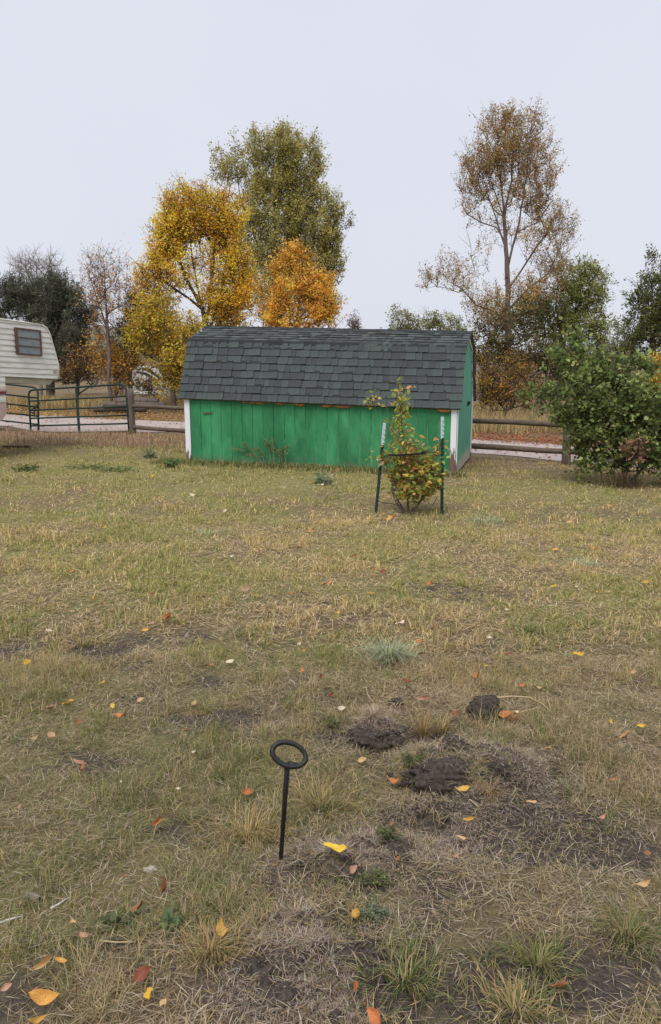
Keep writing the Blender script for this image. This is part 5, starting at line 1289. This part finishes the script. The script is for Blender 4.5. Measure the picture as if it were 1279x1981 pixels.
tuft(1207, 943, 420, .34, .009, [((.20, .14, .085), 2), ((.30, .22, .13), 1.5), ((.14, .12, .06), 1)], 'brown dead grass crowding the stems of the large green shrub', rad=.14, el=1.1, bend=.7, seed=21)
def weed(px, py, n, R_, hgt, ls, cols_, label, seed, shape='ovate', name='weed', lift=0):
    rr = np.random.default_rng(seed); g = G(px, py); root = empty(name, g, label, 'weed')
    A, B, leafp = [], [], []
    for i in range(max(5, n//14)):
        a = rr.random()*6.283; q = R_*rr.uniform(.3, 1); t = np.array([g.x+math.cos(a)*q, g.y+math.sin(a)*q*.8, 0]); t[2] = gz(t[0], t[1])+hgt*rr.uniform(.4, 1)+lift
        s_ = np.array([g.x, g.y, g.z]); md = (s_+t)/2+np.array([0, 0, hgt*.25]); A += [s_, md]; B += [md, t]
        for k in range(14):
            u = rr.random(); p = md*(1-u)+t*u if rr.random() > .3 else s_*(1-u)+md*u; leafp.append(p+rr.normal(size=3)*ls*.5)
    V, F = tubes_np(A, B, np.full(len(A), .0018), np.full(len(A), .0012), 4); np_mesh('stem', V, F, M['bark'], parent=root)
    leafp = np.array(leafp); V, F, C = leaves_np(leafp, ls*rr.uniform(.6, 1.3, len(leafp)), pick_cols(len(leafp), cols_, rr), shape, r=rr); np_mesh('leaves', V, F, M['leaf'], colors=C, parent=root)
WG = [((.13, .18, .06), 2), ((.18, .22, .08), 1)]; WB = [((.22, .28, .17), 2), ((.30, .34, .22), 1)]
weed(722, 1785, 420, .055, .05, .011, WB, 'grey-green feathery weed beside the amber leaf', 1)
weed(720, 1715, 300, .09, .045, .011, WG+[((.3, .27, .1), 1)], 'low sprawling green weed on the soil mound', 2)
weed(750, 1622, 260, .05, .05, .010, WG, 'small bushy green weed on the soil right of the yellow leaf', 3)
weed(798, 1485, 260, .06, .05, .012, WG, 'green weed growing from the left end of the dug bank', 4)
weed(645, 1405, 420, .10, .04, .010, WG, 'grey-green mossy weed left of the sod lump', 5)
weed(340, 1800, 40, .045, .02, .032, [((.14, .19, .085), 1), ((.19, .24, .11), 1)], 'broad-leaved green dandelion-like weed near the left bare patch', 6)
weed(240, 1785, 40, .05, .012, .028, [((.13, .17, .08), 1)], 'flat dark green rosette weed above the bare patch', 7)
weed(170, 908, 260, .5, .06, .045, [((.20, .25, .09), 2), ((.26, .29, .11), 1)], 'low patch of bright green weeds left of the shed', 8)
weed(230, 912, 260, .5, .06, .045, [((.20, .25, .09), 2), ((.26, .29, .11), 1)], 'low patch of green weeds nearer the shed corner', 9)
weed(290, 886, 60, .10, .12, .10, WB, 'single silvery mullein rosette on the lawn left of the shed', 10)
weed(330, 905, 220, .22, .12, .06, [((.15, .20, .07), 1)], 'dark green weed beside the left white corner board', 11)
weed(622, 938, 50, .16, .10, .11, WB, 'silvery broad-leaved rosette in front of the shed', 12)
weed(50, 912, 200, .3, .07, .05, WG, 'scattered green weeds on the lawn below the camper', 13)
def seedhead(px, py, tx, ty, i, label):
    g = G(px, py); dpt = (g-Vector((0, 0, CAMZ))).dot(Vector((0, CP, -SP))); rr = np.random.default_rng(i)
    root = empty('dry_weed', g, label, 'weed', 'dry weeds leaning on the shed')
    t = P(tx, ty, dpt-.1); pts = [g.lerp(t, k/5)+Vector((0, 0, .10*math.sin(math.pi*k/5))) for k in range(6)]
    MB().tube(pts, [.0032, .003, .0028, .0024, .002, .0015], 5).build('stalk', M['straw'], root)
    lp = []
    for k in range(150):
        u = rr.uniform(.35, 1.0)*5; j = min(4, int(u)); p = pts[j].lerp(pts[j+1], u-j); lp.append(np.array(p)+rr.normal(size=3)*.018)
    lp = np.array(lp); V, F, C = leaves_np(lp, rr.uniform(.012, .032, len(lp)), pick_cols(len(lp), [((.30, .27, .14), 2), ((.2, .22, .09), 1.5), ((.38, .32, .2), 1)], rr), r=rr); np_mesh('seed_head', V, F, M['leaf'], colors=C, parent=root)
for i, (bx, by, tx, ty) in enumerate(((500, 901, 447, 868), (505, 902, 470, 858), (510, 903, 480, 880), (525, 903, 516, 854), (530, 904, 527, 850), (540, 904, 545, 868), (552, 905, 557, 862), (515, 903, 495, 868), (548, 905, 536, 872))):
    seedhead(bx, by, tx, ty, 500+i, 'dry seeding weed stalk leaning against the green shed wall')
# plank lying in the dry grass, timbers beyond the road
o = G(5, 868); m = MB(); m.box(o+Vector((0, 0, .01)), (.55, .06, .0), (-.02, .10, 0), (0, 0, .045)); tag(m.build('old_timber', M['bark_dark'], None), 'old dark timber lying in the dry grass below the camper', 'timber')
for i, (px, py, L) in enumerate(((185, 762, 1.6), (205, 770, 1.9), (228, 757, 1.3))):
    p = G(px, 800); d_ = 25; q = P(px, py, d_); q.z = gz(q.x, q.y)
    m = MB(); m.tube([q+Vector((-.1, 0, .16+.12*i)), q+Vector((L*.5, .1, .18+.12*i)), q+Vector((L, .1, .15+.12*i))], .11, 8)
    tag(m.build('grey_log', M['post_wood'], None), 'weathered grey log in the straw grass behind the pipe gate', 'log', 'logs behind the gate')
